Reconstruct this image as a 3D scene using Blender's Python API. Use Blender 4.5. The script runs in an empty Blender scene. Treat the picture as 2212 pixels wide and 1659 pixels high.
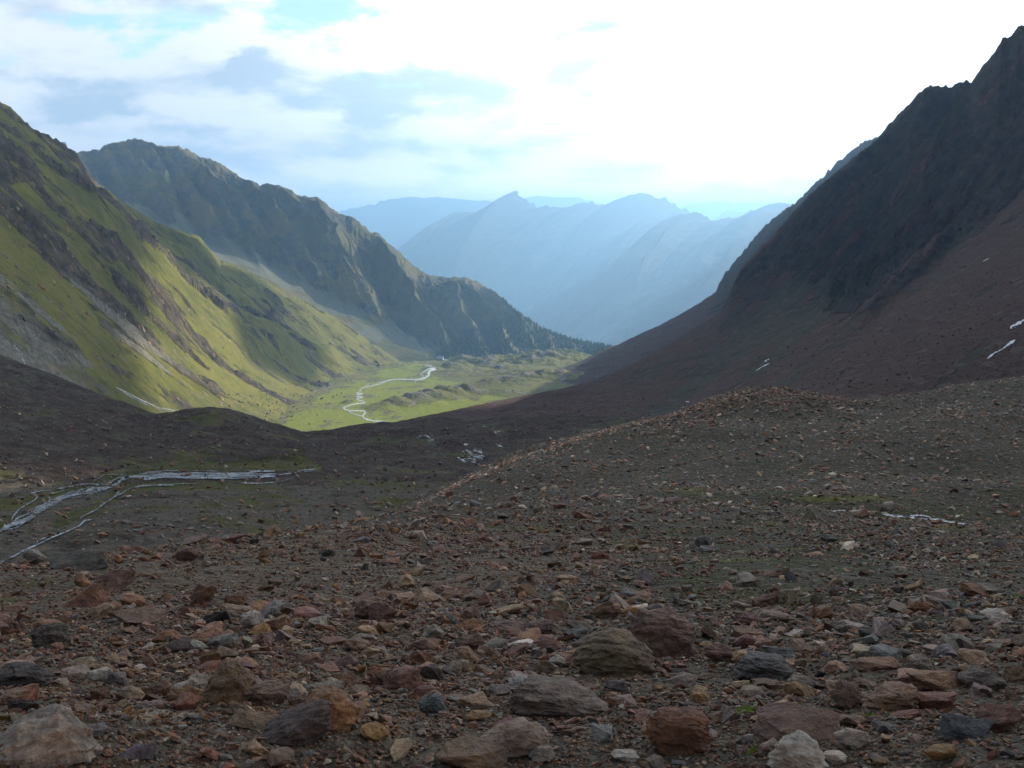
import bpy, bmesh, math, random
import numpy as np
from mathutils import Vector, Matrix, Euler
from mathutils.bvhtree import BVHTree

scene = bpy.context.scene
COL = scene.collection
R_ = math.radians

# ------------------------------------------------------------------ camera
F, CX, CY, PITCH = 2268.0, 1106.0, 829.5, R_(8.27)
SUN_AZ, SUN_EL = R_(41), R_(20.5)
cam_d = bpy.data.cameras.new('camera')
cam = bpy.data.objects.new('camera', cam_d)
COL.objects.link(cam)
cam_d.sensor_width = 36.0
cam_d.lens = 36.0 * F / 2212.0
cam_d.clip_start, cam_d.clip_end = 0.05, 80000
cam.location = (0, 0, 0)
cam.rotation_euler = (math.pi / 2 - PITCH, 0, 0)
scene.camera = cam

# ------------------------------------------------------------------ world
def nd(nt, typ, **kw):
    n = nt.nodes.new(typ)
    for k, v in kw.items():
        setattr(n, k, v)
    return n

class G:
    """tiny node-graph helper"""
    def __init__(s, nt):
        s.nt = nt
    def put(s, sock, v):
        if hasattr(v, 'is_linked') or isinstance(v, bpy.types.NodeSocket):
            s.nt.links.new(v, sock)
        elif isinstance(v, (tuple, list)) and len(v) == 3 and sock.type == 'RGBA':
            sock.default_value = (*v, 1)
        else:
            sock.default_value = v
    def math(s, op, a, b=0.0, c=None, clamp=False):
        n = nd(s.nt, 'ShaderNodeMath', operation=op, use_clamp=clamp)
        s.put(n.inputs[0], a); s.put(n.inputs[1], b)
        if c is not None: s.put(n.inputs[2], c)
        return n.outputs[0]
    def vmath(s, op, a, b=None, scale=None):
        n = nd(s.nt, 'ShaderNodeVectorMath', operation=op)
        s.put(n.inputs[0], a)
        if b is not None: s.put(n.inputs[1], b)
        if scale is not None: s.put(n.inputs['Scale'], scale)
        return n.outputs['Value'] if op in ('DOT_PRODUCT', 'LENGTH', 'DISTANCE') else n.outputs[0]
    def mix(s, f, a, b, mode='MIX'):
        n = nd(s.nt, 'ShaderNodeMix', data_type='RGBA', blend_type=mode)
        s.put(n.inputs['Factor'], f)
        s.put(n.inputs[6], a); s.put(n.inputs[7], b)
        return n.outputs[2]
    def ramp(s, v, lo, hi, a=0.0, b=1.0, smooth=True):
        n = nd(s.nt, 'ShaderNodeMapRange', interpolation_type='SMOOTHSTEP' if smooth else 'LINEAR')
        s.put(n.inputs['Value'], v)
        for k, x in (('From Min', lo), ('From Max', hi), ('To Min', a), ('To Max', b)):
            s.put(n.inputs[k], x)
        return n.outputs['Result']
    def noise(s, vec, scale, detail=4, rough=0.55, dist=0.0, col=False):
        n = nd(s.nt, 'ShaderNodeTexNoise')
        s.put(n.inputs['Vector'], vec)
        s.put(n.inputs['Scale'], scale); s.put(n.inputs['Detail'], detail)
        s.put(n.inputs['Roughness'], rough); s.put(n.inputs['Distortion'], dist)
        return n.outputs['Color' if col else 'Fac']
    def voro(s, vec, scale, feature='F1', out='Distance', rnd=1.0):
        n = nd(s.nt, 'ShaderNodeTexVoronoi', feature=feature)
        s.put(n.inputs['Vector'], vec); s.put(n.inputs['Scale'], scale)
        s.put(n.inputs['Randomness'], rnd)
        return n.outputs[out]
    def cramp(s, v, stops, const=False):
        n = nd(s.nt, 'ShaderNodeValToRGB')
        cr = n.color_ramp
        cr.interpolation = 'CONSTANT' if const else 'LINEAR'
        while len(cr.elements) < len(stops): cr.elements.new(0.5)
        for e, (p, c) in zip(cr.elements, stops):
            e.position = p; e.color = (*c, 1)
        s.put(n.inputs[0], v)
        return n.outputs[0]
    def sep(s, v):
        n = nd(s.nt, 'ShaderNodeSeparateXYZ'); s.put(n.inputs[0], v)
        return n.outputs
    def comb(s, x, y, z):
        n = nd(s.nt, 'ShaderNodeCombineXYZ')
        s.put(n.inputs[0], x); s.put(n.inputs[1], y); s.put(n.inputs[2], z)
        return n.outputs[0]

def sun_vec():
    return Vector((math.sin(SUN_AZ) * math.cos(SUN_EL), math.cos(SUN_AZ) * math.cos(SUN_EL), math.sin(SUN_EL)))

def pix_dir(px, py):
    x = (px - CX) / F; y = (CY - py) / F
    return Vector((x, math.cos(PITCH) + y * math.sin(PITCH), -math.sin(PITCH) + y * math.cos(PITCH)))

world = bpy.data.worlds.new('World')
scene.world = world
world.use_nodes = True
nt = world.node_tree
nt.nodes.clear()
g = G(nt)
tc = nd(nt, 'ShaderNodeTexCoord').outputs['Generated']
dirv = g.vmath('NORMALIZE', tc)
wn = g.vmath('SUBTRACT', g.noise(g.vmath('MULTIPLY', dirv, (1, 1, 1.7)), 13, 7, 0.62, col=True), (0.5, 0.5, 0.5))
dirw = g.vmath('ADD', dirv, g.vmath('MULTIPLY', wn, (0.13, 0.05, 0.085)))
sky = nd(nt, 'ShaderNodeTexSky', sky_type='NISHITA', sun_disc=False)
sky.sun_elevation = SUN_EL
sky.sun_rotation = SUN_AZ
sky.altitude = 2300
sky.air_density = 1.0; sky.dust_density = 1.0; sky.ozone_density = 1.5
xyz = g.sep(dirv)
zc = g.math('MAXIMUM', xyz[2], 0.0)
den = g.math('ADD', zc, 0.30)
pl = g.comb(g.math('DIVIDE', xyz[0], den), g.math('DIVIDE', xyz[1], den), g.math('MULTIPLY', zc, 4.0))
mu = g.vmath('DOT_PRODUCT', dirv, tuple(sun_vec()))
# cover and shading of the cloud deck
n1 = g.math('ADD', g.math('MULTIPLY', g.math('SUBTRACT', g.noise(pl, 4.6, 10, 0.62, 0.3), 0.5), 1.3), 0.5)
n2 = g.math('ADD', g.math('MULTIPLY', g.math('SUBTRACT', g.noise(g.vmath('ADD', pl, (7.3, 1.9, 0)), 3.6, 9, 0.57, 0.2), 0.5), 1.2), 0.5)
def blob(px, py, rx, ry, amp):
    d = pix_dir(px, py).normalized()
    off = g.vmath('SUBTRACT', dirw, tuple(d))
    m = g.vmath('MULTIPLY', off, (F / rx, F / rx * 0.3, F / ry))
    return g.math('MULTIPLY', g.math('POWER', 2.718, g.math('MULTIPLY', g.vmath('DOT_PRODUCT', m, m), -1.0)), amp)
cover = n1
for b in [(190, 28, 130, 26, -.30), (400, 15, 110, 40, -.30), (660, 50, 75, 55, -.30), (800, 12, 150, 26, -.24),
          (0, 110, 26, 40, -.18), (520, 95, 110, 80, .22), (130, 130, 170, 60, .15), (900, 90, 130, 50, .2),
          (60, 15, 60, 30, .15)]:
    cover = g.math('ADD', cover, blob(*b))
low = g.ramp(zc, 0.0, 0.13, 0.35, 0.0)
cover = g.math('ADD', cover, low)
cov = g.ramp(cover, 0.18, 0.46)
zen = g.ramp(zc, 0.3, 0.8, 1.0, 0.45)
cov = g.math('MULTIPLY', cov, zen)
shade = n2
for b in [(840, 175, 230, 42, .24), (700, 215, 90, 30, .08), (130, 195, 130, 26, .16), (80, 165, 90, 22, .10), (520, 140, 60, 18, .14), (250, 235, 180, 14, .14),
          (450, 255, 150, 18, .10), (850, 240, 130, 16, .14), (1230, 120, 110, 38, .22), (1370, 75, 60, 12, .14), (1280, 190, 90, 20, .10),
          (1640, 100, 90, 14, .10), (330, 70, 150, 40, -.12), (560, 60, 80, 40, -.16), (880, 90, 130, 40, -.22), (1100, 40, 260, 50, -.14),
          (0, 200, 60, 25, -.16), (400, 205, 120, 12, -.12), (1000, 210, 60, 20, .08)]:
    shade = g.math('ADD', shade, blob(*b))
shade = g.ramp(shade, 0.44, 0.72)
sunny = g.ramp(mu, 0.50, 0.93)
shade = g.math('MULTIPLY', shade, g.ramp(mu, 0.60, 0.92, 1.0, 0.75))
ccol = g.mix(shade, (1.03, 0.99, 0.95), (0.48, 0.54, 0.62))
bright = g.ramp(mu, -0.35, 0.45, 0.15, 0.72)
bright = g.math('MULTIPLY', bright, g.ramp(zc, 0.3, 0.9, 1.0, 0.42))
bright = g.math('ADD', bright, g.math('MULTIPLY', sunny, 0.95))
bright = g.math('ADD', bright, g.math('MULTIPLY', g.ramp(zc, 0.075, 0.0), 2.4))
ccol = g.mix(g.ramp(zc, 0.12, 0.0), ccol, g.mix(1.0, ccol, (1.28, 1.0, 0.93), 'MULTIPLY'))
ccol = g.vmath('SCALE', ccol, scale=bright)
skyc = g.vmath('MULTIPLY', sky.outputs[0], (0.17, 0.168, 0.158))
skyc = g.vmath('SCALE', skyc, scale=1.0)
final = g.mix(cov, skyc, ccol)
bg = nd(nt, 'ShaderNodeBackground')
nt.links.new(final, bg.inputs['Color'])
bg.inputs['Strength'].default_value = 1.0
out = nd(nt, 'ShaderNodeOutputWorld')
nt.links.new(bg.outputs[0], out.inputs['Surface'])

# ------------------------------------------------------------------ sun
sd = bpy.data.lights.new('sun', 'SUN')
sd.energy = 5.0
sd.angle = R_(0.53)
sd.color = (1.0, 0.93, 0.80)
so = bpy.data.objects.new('sun', sd)
COL.objects.link(so)
so.rotation_euler = sun_vec().to_track_quat('Z', 'Y').to_euler()

# ------------------------------------------------------------------ render settings
vs = scene.view_settings
scene.display_settings.display_device = 'sRGB'
vs.view_transform = 'Standard'; vs.look = 'None'
vs.exposure = 0.75; vs.gamma = 1.0; vs.use_curve_mapping = False
cy = scene.cycles
cy.max_bounces = 4; cy.diffuse_bounces = 2; cy.glossy_bounces = 2; cy.transmission_bounces = 2
cy.volume_bounces = 0; cy.transparent_max_bounces = 4
cy.use_denoising = True
cy.caustics_reflective = False; cy.caustics_refractive = False
try:
    cy.denoiser = 'OPENIMAGEDENOISE'
except Exception:
    pass

# ------------------------------------------------------------------ numpy noise
def _hash(ix, iy, seed):
    h = (ix.astype(np.int64) * 374761393 + iy.astype(np.int64) * 668265263 + seed * 1274126177) & 0xFFFFFFFF
    h = ((h ^ (h >> 13)) * 1274126177) & 0xFFFFFFFF
    h = h ^ (h >> 16)
    return h
def pn(x, y, seed=0):
    """2-D gradient noise in about -1..1"""
    x = np.asarray(x, dtype=np.float64); y = np.asarray(y, dtype=np.float64)
    ix = np.floor(x); iy = np.floor(y)
    fx = x - ix; fy = y - iy
    ux = fx * fx * fx * (fx * (fx * 6 - 15) + 10); uy = fy * fy * fy * (fy * (fy * 6 - 15) + 10)
    def gr(dx, dy):
        a = _hash(ix + dx, iy + dy, seed) * (2 * math.pi / 4294967296.0)
        return np.cos(a) * (fx - dx) + np.sin(a) * (fy - dy)
    a = gr(0, 0); b = gr(1, 0); c = gr(0, 1); d = gr(1, 1)
    return (a + (b - a) * ux + ((c + (d - c) * ux) - (a + (b - a) * ux)) * uy) * 1.5
def fbm(x, y, octv=5, gain=0.5, seed=0, lac=2.03):
    r = 0; a = 1.0
    for i in range(octv):
        r = r + a * pn(x, y, seed + i * 17)
        x = x * lac + 13.7; y = y * lac - 7.1; a *= gain
    return r
def ridged(x, y, octv=5, gain=0.5, seed=0, lac=2.05):
    r = 0; a = 1.0; tot = 0
    for i in range(octv):
        r = r + a * (1 - np.abs(pn(x, y, seed + i * 31)) * 1.6)
        tot += a
        x = x * lac + 3.7; y = y * lac - 9.1; a *= gain
    return r / tot
def sstep(a, b, x):
    t = np.clip((x - a) / (b - a), 0, 1)
    return t * t * (3 - 2 * t)

# ------------------------------------------------------------------ pixel <-> place
def P(px, py, R):
    d = pix_dir(px, py)
    return d * (R / math.hypot(d.x, d.y))
def proj(x, y, z):
    """world arrays -> photo pixel arrays"""
    c, s = math.cos(PITCH), math.sin(PITCH)
    depth = np.maximum(y * c - z * s, 1e-3)
    up = y * s + z * c
    return CX + F * x / depth, CY - F * up / depth

def tag(o, label=None, cat=None, group=None, kind=None):
    if label: o['label'] = label
    if cat: o['category'] = cat
    if group: o['group'] = group
    if kind: o['kind'] = kind
    return o

def link_mesh(name, verts, faces_flat, nper, mat, smooth=False, attrs=None):
    me = bpy.data.meshes.new(name)
    nv = len(verts); nf = len(faces_flat) // nper
    me.vertices.add(nv)
    me.vertices.foreach_set('co', np.ascontiguousarray(verts, dtype=np.float32).ravel())
    me.loops.add(nf * nper)
    me.loops.foreach_set('vertex_index', np.ascontiguousarray(faces_flat, dtype=np.int32))
    me.polygons.add(nf)
    me.polygons.foreach_set('loop_start', np.arange(0, nf * nper, nper, dtype=np.int32))
    me.polygons.foreach_set('loop_total', np.full(nf, nper, dtype=np.int32))
    me.polygons.foreach_set('use_smooth', np.full(nf, smooth, dtype=bool))
    me.update(calc_edges=True)
    for k, v in (attrs or {}).items():
        a = me.attributes.new(k, 'FLOAT_COLOR', 'POINT')
        buf = np.ones((nv, 4), dtype=np.float32); buf[:, :3] = v
        a.data.foreach_set('color', buf.ravel())
    me.materials.append(mat)
    o = bpy.data.objects.new(name, me)
    COL.objects.link(o)
    return o

SHEETS = {}
def sheet(name, curves, rows, cols, az_lim, disp=None, mask=None, mat=None, kind='structure', lock=0.25):
    """A terrain surface swept from its near edge to its far edge along lines of sight of the surveyed curves.
    curves: lists of (px, py, R) surveyed points; rows: number of rows in each band."""
    T, L, A = [], [], []
    az = np.concatenate([np.linspace(R_(az_lim[0]), R_(az_lim[1]), cols)])
    for c in curves:
        pts = []
        for (px, py, R) in c:
            p = P(px, py, R)
            pts.append((math.atan2(p.x, p.y), p.z / R, math.log(R)))
        pts.sort()
        a = np.array(pts)
        T.append(np.interp(az, a[:, 0], a[:, 1])); L.append(np.interp(az, a[:, 0], a[:, 2]))
    T = np.array(T); L = np.array(L)
    K = len(curves)
    Z = T * np.exp(L)
    def herm(Y, seg, u):
        y0, y1 = Y[seg], Y[seg + 1]
        def slope(i):
            if i == 0: return Y[1] - Y[0]
            if i == K - 1: return Y[-1] - Y[-2]
            d0 = Y[i] - Y[i - 1]; d1 = Y[i + 1] - Y[i]
            m = np.where(d0 * d1 > 0, 2 * d0 * d1 / (d0 + d1 + 1e-12 * np.sign(d0 + d1 + 1e-30)), 0)
            return m
        m0, m1 = slope(seg), slope(seg + 1)
        u2, u3 = u * u, u * u * u
        return (2 * u3 - 3 * u2 + 1) * y0 + (u3 - 2 * u2 + u) * m0 + (-2 * u3 + 3 * u2) * y1 + (u3 - u2) * m1
    RR, ZZ, TT = [], [], []
    for seg in range(K - 1):
        n = rows[seg]
        us = np.linspace(0, 1, n, endpoint=(seg == K - 2))
        for u in us:
            l = L[seg] + (L[seg + 1] - L[seg]) * u
            RR.append(np.exp(herm(L, seg, u)))
            ZZ.append(herm(Z, seg, u))
            TT.append(np.full(cols, seg + u))
    RR = np.array(RR); ZZ = np.array(ZZ); TT = np.array(TT)
    AZ = np.broadcast_to(az, RR.shape)
    X = RR * np.sin(AZ); Y = RR * np.cos(AZ)
    px, py = proj(X, Y, ZZ)
    if disp is not None:
        X, Y, ZZ = disp(X, Y, ZZ, RR, TT, px, py)
    nr = RR.shape[0]
    idx = np.arange(nr * cols).reshape(nr, cols)
    f = np.stack([idx[:-1, :-1], idx[:-1, 1:], idx[1:, 1:], idx[1:, :-1]], -1).reshape(-1)
    V = np.stack([X, Y, ZZ], -1).reshape(-1, 3)
    at = {}
    if mask is not None:
        px, py = proj(X, Y, ZZ)
        at['mask'] = np.stack(mask(X, Y, ZZ, RR, TT, px, py), -1).reshape(-1, 3)
    o = link_mesh(name, V, f, 4, mat, True, at)
    tag(o, kind=kind)
    # coarse tree for placing things on it
    st = max(1, 1)
    SHEETS[name] = (V, f.reshape(-1, 4))
    return o

_BV = {}
def bvh(name):
    if name not in _BV:
        V, f = SHEETS[name]
        _BV[name] = BVHTree.FromPolygons(V.tolist(), f.tolist(), epsilon=0)
    return _BV[name]
def hit(px, py, names):
    d = pix_dir(px, py).normalized()
    best = None
    for n in names:
        h = bvh(n).ray_cast(Vector((0, 0, 0)), d)
        if h[0] is not None and (best is None or h[3] < best[3]):
            best = h
    return best
def ground(x, y, names, top=3000):
    best = None
    for n in names:
        h = bvh(n).ray_cast(Vector((x, y, top)), Vector((0, 0, -1)))
        if h[0] is not None and (best is None or h[0].z > best[0].z):
            best = h
    return best

# ------------------------------------------------------------------ materials
def new_mat(name):
    m = bpy.data.materials.new(name)
    m.use_nodes = True
    m.node_tree.nodes.clear()
    return m, G(m.node_tree)
def finish(m, g, col, rough=0.9, bump=None, bstr=0.5, bdist=1.0, spec=0.25, metallic=None):
    nt = m.node_tree
    b = nd(nt, 'ShaderNodeBsdfPrincipled')
    g.put(b.inputs['Base Color'], col)
    g.put(b.inputs['Roughness'], rough)
    g.put(b.inputs['Specular IOR Level'], spec)
    if bump is not None:
        bn = nd(nt, 'ShaderNodeBump')
        g.put(bn.inputs['Height'], bump)
        bn.inputs['Strength'].default_value = bstr
        bn.inputs['Distance'].default_value = bdist
        nt.links.new(bn.outputs[0], b.inputs['Normal'])
    o = nd(nt, 'ShaderNodeOutputMaterial')
    nt.links.new(b.outputs[0], o.inputs['Surface'])
    return m

def mat_terrain(name, rock_a, rock_b, grass_a, grass_b, scree_a, scree_b, unit=1.0, bstr=0.6, speck=0.5, k=1.0):
    """rock / grass / scree blended by the surveyed mask; unit = metres of one grain"""
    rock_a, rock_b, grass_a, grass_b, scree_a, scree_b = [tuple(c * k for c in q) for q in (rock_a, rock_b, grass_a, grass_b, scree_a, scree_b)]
    m, g = new_mat(name)
    pos = nd(m.node_tree, 'ShaderNodeTexCoord').outputs['Object']
    at = nd(m.node_tree, 'ShaderNodeAttribute', attribute_name='mask')
    mk = g.sep(at.outputs['Vector'])
    nA = g.noise(pos, 0.02 / unit, 6, 0.62)
    nB = g.noise(pos, 0.25 / unit, 6, 0.7)
    nC = g.noise(pos, 1.3 / unit, 3, 0.7)
    rock = g.mix(g.ramp(nB, 0.35, 0.68), rock_a, rock_b)
    grass = g.mix(g.ramp(g.math('ADD', g.math('MULTIPLY', nA, 0.6), g.math('MULTIPLY', nB, 0.4)), 0.4, 0.6), grass_a, grass_b)
    scree = g.mix(g.ramp(nC, 0.35, 0.65), scree_a, scree_b)
    # grainy edges between the covers
    jit = g.math('MULTIPLY', g.math('SUBTRACT', nB, 0.5), 0.9)
    fg = g.ramp(g.math('ADD', mk[0], jit), 0.40, 0.60)
    fs = g.ramp(g.math('ADD', mk[1], g.math('MULTIPLY', jit, 0.8)), 0.35, 0.65)
    col = g.mix(fs, rock, scree)
    col = g.mix(fg, col, grass)
    # loose stones: small pale and dark cells
    vc = g.voro(pos, 0.45 / unit, out='Color')
    vd = g.voro(pos, 0.45 / unit)
    vs_ = g.sep(vc)
    dot = g.math('MULTIPLY', g.math('LESS_THAN', vd, 0.42), g.math('GREATER_THAN', vs_[0], g.ramp(g.math('ADD', mk[1], mk[2]), 0, 1, 0.93, 0.55)))
    tone = g.mix(vs_[1], (0.5, 0.45, 0.42), (1.9, 1.8, 1.7))
    col = g.mix(g.math('MULTIPLY', dot, speck), col, g.mix(1.0, rock_b, tone, 'MULTIPLY'))
    col = g.mix(0.75, col, g.mix(g.noise(pos, 3.2 / unit, 2, 0.7), (0.55, 0.55, 0.55), (1.35, 1.35, 1.35)), 'MULTIPLY')
    h = g.math('ADD', g.math('MULTIPLY', g.math('MULTIPLY', nB, g.math('SUBTRACT', 1.0, g.math('MULTIPLY', fs, 0.9))), g.math('SUBTRACT', 3.2, g.math('MULTIPLY', fg, 2.2))), g.math('MULTIPLY', g.math('MULTIPLY', nC, g.math('SUBTRACT', 1.0, g.math('MULTIPLY', fs, 0.6))), g.math('SUBTRACT', 0.9, g.math('MULTIPLY', fg, 0.5))))
    return finish(m, g, col, 0.95, h, bstr, unit * 1.0, 0.1)

M_left = mat_terrain('alpine_slope', (0.050, 0.040, 0.026), (0.150, 0.118, 0.080), (0.095, 0.100, 0.018), (0.195, 0.178, 0.030),
                     (0.13, 0.12, 0.085), (0.25, 0.235, 0.19), unit=4.0)
M_far = mat_terrain('crag_slope', (0.055, 0.055, 0.042), (0.125, 0.115, 0.09), (0.070, 0.080, 0.026), (0.17, 0.135, 0.050),
                    (0.125, 0.132, 0.085), (0.180, 0.180, 0.130), unit=6.0, bstr=0.5, speck=0.10)
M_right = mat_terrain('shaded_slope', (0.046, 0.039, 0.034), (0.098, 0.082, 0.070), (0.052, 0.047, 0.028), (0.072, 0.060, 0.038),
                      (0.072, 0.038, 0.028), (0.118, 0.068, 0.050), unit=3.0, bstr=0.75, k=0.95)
M_basin = mat_terrain('moraine_basin', (0.062, 0.041, 0.029), (0.115, 0.080, 0.056), (0.064, 0.064, 0.016), (0.115, 0.105, 0.020),
                      (0.084, 0.070, 0.048), (0.150, 0.124, 0.088), unit=1.6, speck=0.6, k=0.84)
M_valley = mat_terrain('valley_turf', (0.10, 0.085, 0.06), (0.26, 0.23, 0.18), (0.12, 0.125, 0.030), (0.20, 0.18, 0.05),
                       (0.150, 0.190, 0.012), (0.250, 0.262, 0.018), unit=2.5, speck=0.35, bstr=0.35)
M_hill = mat_terrain('distant_slope', (0.060, 0.058, 0.050), (0.095, 0.090, 0.078), (0.035, 0.045, 0.020), (0.060, 0.065, 0.028),
                     (0.085, 0.080, 0.070), (0.115, 0.110, 0.095), unit=22.0, speck=0.0, bstr=0.3)

def mat_ground():
    m, g = new_mat('moraine_gravel')
    pos = nd(m.node_tree, 'ShaderNodeTexCoord').outputs['Object']
    at = nd(m.node_tree, 'ShaderNodeAttribute', attribute_name='mask')
    mk = g.sep(at.outputs['Vector'])   # moss and painted hollow shade, rust, wet
    stops = [(0.0, (0.15, 0.090, 0.060)), (0.16, (0.185, 0.165, 0.140)), (0.32, (0.13, 0.130, 0.125)), (0.48, (0.23, 0.175, 0.13)),
             (0.60, (0.10, 0.085, 0.075)), (0.72, (0.20, 0.195, 0.18)), (0.84, (0.17, 0.105, 0.085)), (0.95, (0.36, 0.34, 0.31))]
    warp = g.vmath('ADD', pos, g.vmath('SCALE', g.noise(pos, 9, 2, 0.5, col=True), scale=0.06))
    cols, hts = [], []
    for sc in (58, 21, 7.5, 2.4):
        vd = g.voro(warp, sc); vc = g.sep(g.voro(warp, sc, out='Color'))
        cols.append((g.cramp(vc[0], stops, True), g.math('GREATER_THAN', vc[1], 0.55 if sc > 5 else 0.72), g.math('LESS_THAN', vd, 0.55)))
        hts.append((g.math('SUBTRACT', 0.7, vd), sc))
    col = cols[0][0]
    for c, a, b in cols[1:]:
        col = g.mix(g.math('MULTIPLY', g.math('MULTIPLY', a, b), 0.85), col, c)
    soil = g.mix(g.noise(pos, 5, 5, 0.7), (0.050, 0.043, 0.030), (0.115, 0.100, 0.075))
    col = g.mix(g.ramp(g.noise(pos, 1.7, 6, 0.75), 0.40, 0.62, 0.25, 0.80), col, soil)
    jit = g.math('MULTIPLY', g.math('SUBTRACT', g.noise(pos, 3.5, 6, 0.75), 0.5), 1.3)
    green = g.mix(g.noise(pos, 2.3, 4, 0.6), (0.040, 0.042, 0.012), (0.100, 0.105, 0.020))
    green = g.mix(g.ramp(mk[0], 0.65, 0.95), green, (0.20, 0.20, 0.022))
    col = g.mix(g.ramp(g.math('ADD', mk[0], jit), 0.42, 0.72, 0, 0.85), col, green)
    rust = g.mix(0.8, col, (1.12, 0.83, 0.53), 'MULTIPLY')
    col = g.mix(mk[1], col, rust)
    cool = g.mix(1.0, col, (0.62, 0.585, 0.42), 'MULTIPLY')
    col = g.mix(g.math('SUBTRACT', 1.0, mk[1]), col, cool)
    h = 0.0
    for hh, sc in hts:
        h = g.math('ADD', h, g.math('MULTIPLY', hh, 0.55 / sc))
    h = g.math('ADD', h, g.math('MULTIPLY', g.noise(pos, 12, 5, 0.7), 0.03))
    return finish(m, g, col, 0.9, h, 1.0, 1.0, 0.25)
M_ground = mat_ground()

def mat_stone():
    m, g = new_mat('stone')
    tcn = nd(m.node_tree, 'ShaderNodeTexCoord')
    geo = nd(m.node_tree, 'ShaderNodeNewGeometry')
    pos = geo.outputs['Position']
    at = nd(m.node_tree, 'ShaderNodeAttribute', attribute_name='tint')
    base = at.outputs['Color']
    n = g.noise(pos, 9, 7, 0.68)
    n2 = g.noise(pos, 55, 4, 0.7)
    n3 = g.noise(g.vmath('MULTIPLY', pos, (1, 1, 1.7)), 5.0, 5, 0.65, 0.6)
    col = g.mix(0.9, base, g.mix(g.ramp(n, 0.3, 0.7), (0.55, 0.52, 0.52), (1.45, 1.42, 1.38)), 'MULTIPLY')
    col = g.mix(0.7, col, g.mix(g.ramp(n2, 0.3, 0.7), (0.62, 0.60, 0.60), (1.35, 1.35, 1.35)), 'MULTIPLY')
    # rusty staining and pale lichen with shapes of their own
    col = g.mix(g.ramp(n3, 0.54, 0.70, 0, 0.45), col, (0.20, 0.105, 0.045))
    col = g.mix(g.ramp(g.noise(pos, 17, 4, 0.65), 0.62, 0.72, 0, 0.35), col, (0.30, 0.28, 0.25))
    h = g.math('ADD', g.math('MULTIPLY', n, 0.05), g.math('MULTIPLY', n2, 0.008))
    h = g.math('ADD', h, g.math('MULTIPLY', n3, 0.03))
    return finish(m, g, col, 0.72, h, 0.9, 1.0, 0.4)
M_stone = mat_stone()

def mat_water(name, tint, rough, scale, bars=False):
    m, g = new_mat(name)
    pos = nd(m.node_tree, 'ShaderNodeTexCoord').outputs['Object']
    n = g.noise(pos, scale, 4, 0.6)
    col = g.mix(g.ramp(n, 0.35, 0.65), tuple(c * 0.75 for c in tint), tint)
    if bars:      # gravel bars breaking the surface
        q = g.ramp(g.noise(g.vmath('MULTIPLY', pos, (0.25, 1, 1)), 0.55, 5, 0.7), 0.48, 0.58)
        col = g.mix(q, col, (0.075, 0.062, 0.045))
        rough = g.math('ADD', g.math('MULTIPLY', q, 0.65), rough)
    return finish(m, g, col, rough, n, 0.35, 0.15, 0.5)
M_water = mat_water('stream_water', (0.26, 0.30, 0.34), 0.26, 2.0, True)
M_foam = mat_water('white_water', (0.72, 0.75, 0.76), 0.35, 1.0)
M_brook = mat_water('meltwater', (0.42, 0.45, 0.47), 0.25, 6.0)
M_river = mat_water('silty_river', (0.62, 0.64, 0.56), 0.25, 0.5)
def mat_snow():
    m, g = new_mat('old_snow')
    pos = nd(m.node_tree, 'ShaderNodeTexCoord').outputs['Object']
    n = g.noise(pos, 0.6, 4, 0.6)
    return finish(m, g, g.mix(n, (0.72, 0.72, 0.73), (0.90, 0.91, 0.93)), 0.7, n, 0.4, 0.5, 0.3)
M_snow = mat_snow()
def mat_plain(name, a, b, scale, rough=0.9):
    m, g = new_mat(name)
    pos = nd(m.node_tree, 'ShaderNodeTexCoord').outputs['Object']
    n = g.noise(pos, scale, 5, 0.65)
    return finish(m, g, g.mix(g.ramp(n, 0.3, 0.7), a, b), rough, n, 0.4, 0.1, 0.2)
M_conifer = mat_plain('conifer_needles', (0.018, 0.030, 0.012), (0.045, 0.060, 0.020), 0.3)
M_trunk = mat_plain('conifer_bark', (0.06, 0.045, 0.03), (0.11, 0.08, 0.06), 1.0)
M_wall = mat_plain('hut_masonry', (0.42, 0.41, 0.39), (0.55, 0.54, 0.51), 0.8)
M_roof = mat_plain('hut_roof_metal', (0.32, 0.34, 0.37), (0.44, 0.46, 0.49), 0.5, 0.5)
M_glass = mat_plain('dark_window', (0.02, 0.025, 0.03), (0.04, 0.045, 0.05), 1.0, 0.15)
M_moss = mat_plain('moss', (0.07, 0.10, 0.012), (0.16, 0.19, 0.025), 14.0)

# ------------------------------------------------------------------ terrain: far ranges
def d_far(amp, lam, seed, jag=1.0, lean=0.6):
    def f(X, Y, Z, R, T, px, py):
        w = np.clip(1 - np.abs(T - 1.0), 0, 1)     # 1 on the crest
        s = px + lean * py
        rib = ridged(s / lam, py / (lam * 2.2), 5, 0.5, seed)
        Z = Z + amp * (rib - 0.6) * (1 - w ** 2) * (T < 1)
        X = X - R * (0.10 * np.clip(1 - T, 0, 1) * (1 if lean > 0 else -1) + 0.006 * (1 - w) * pn(T * 5, px / 300, seed))
        Z = Z + w ** 18 * jag * R * (0.0030 * fbm(px / 17.0, T * 3, 5, 0.55, seed + 5) + 0.0008)
        return X, Y, Z
    return f
def m_far(seed, top=0.3):
    def f(X, Y, Z, R, T, px, py):
        n = fbm(X / 900, Y / 900 + Z / 400, 5, 0.55, seed)
        gr = np.clip(0.75 - T * 0.75 + n * 0.3, 0, 1)
        sc = np.clip(0.3 + n * 0.5, 0, 1)
        return gr, sc, np.zeros_like(gr)
    return f
def back(c, dy, dr):
    return [(a, b + dy, r * dr) for a, b, r in c]

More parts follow.
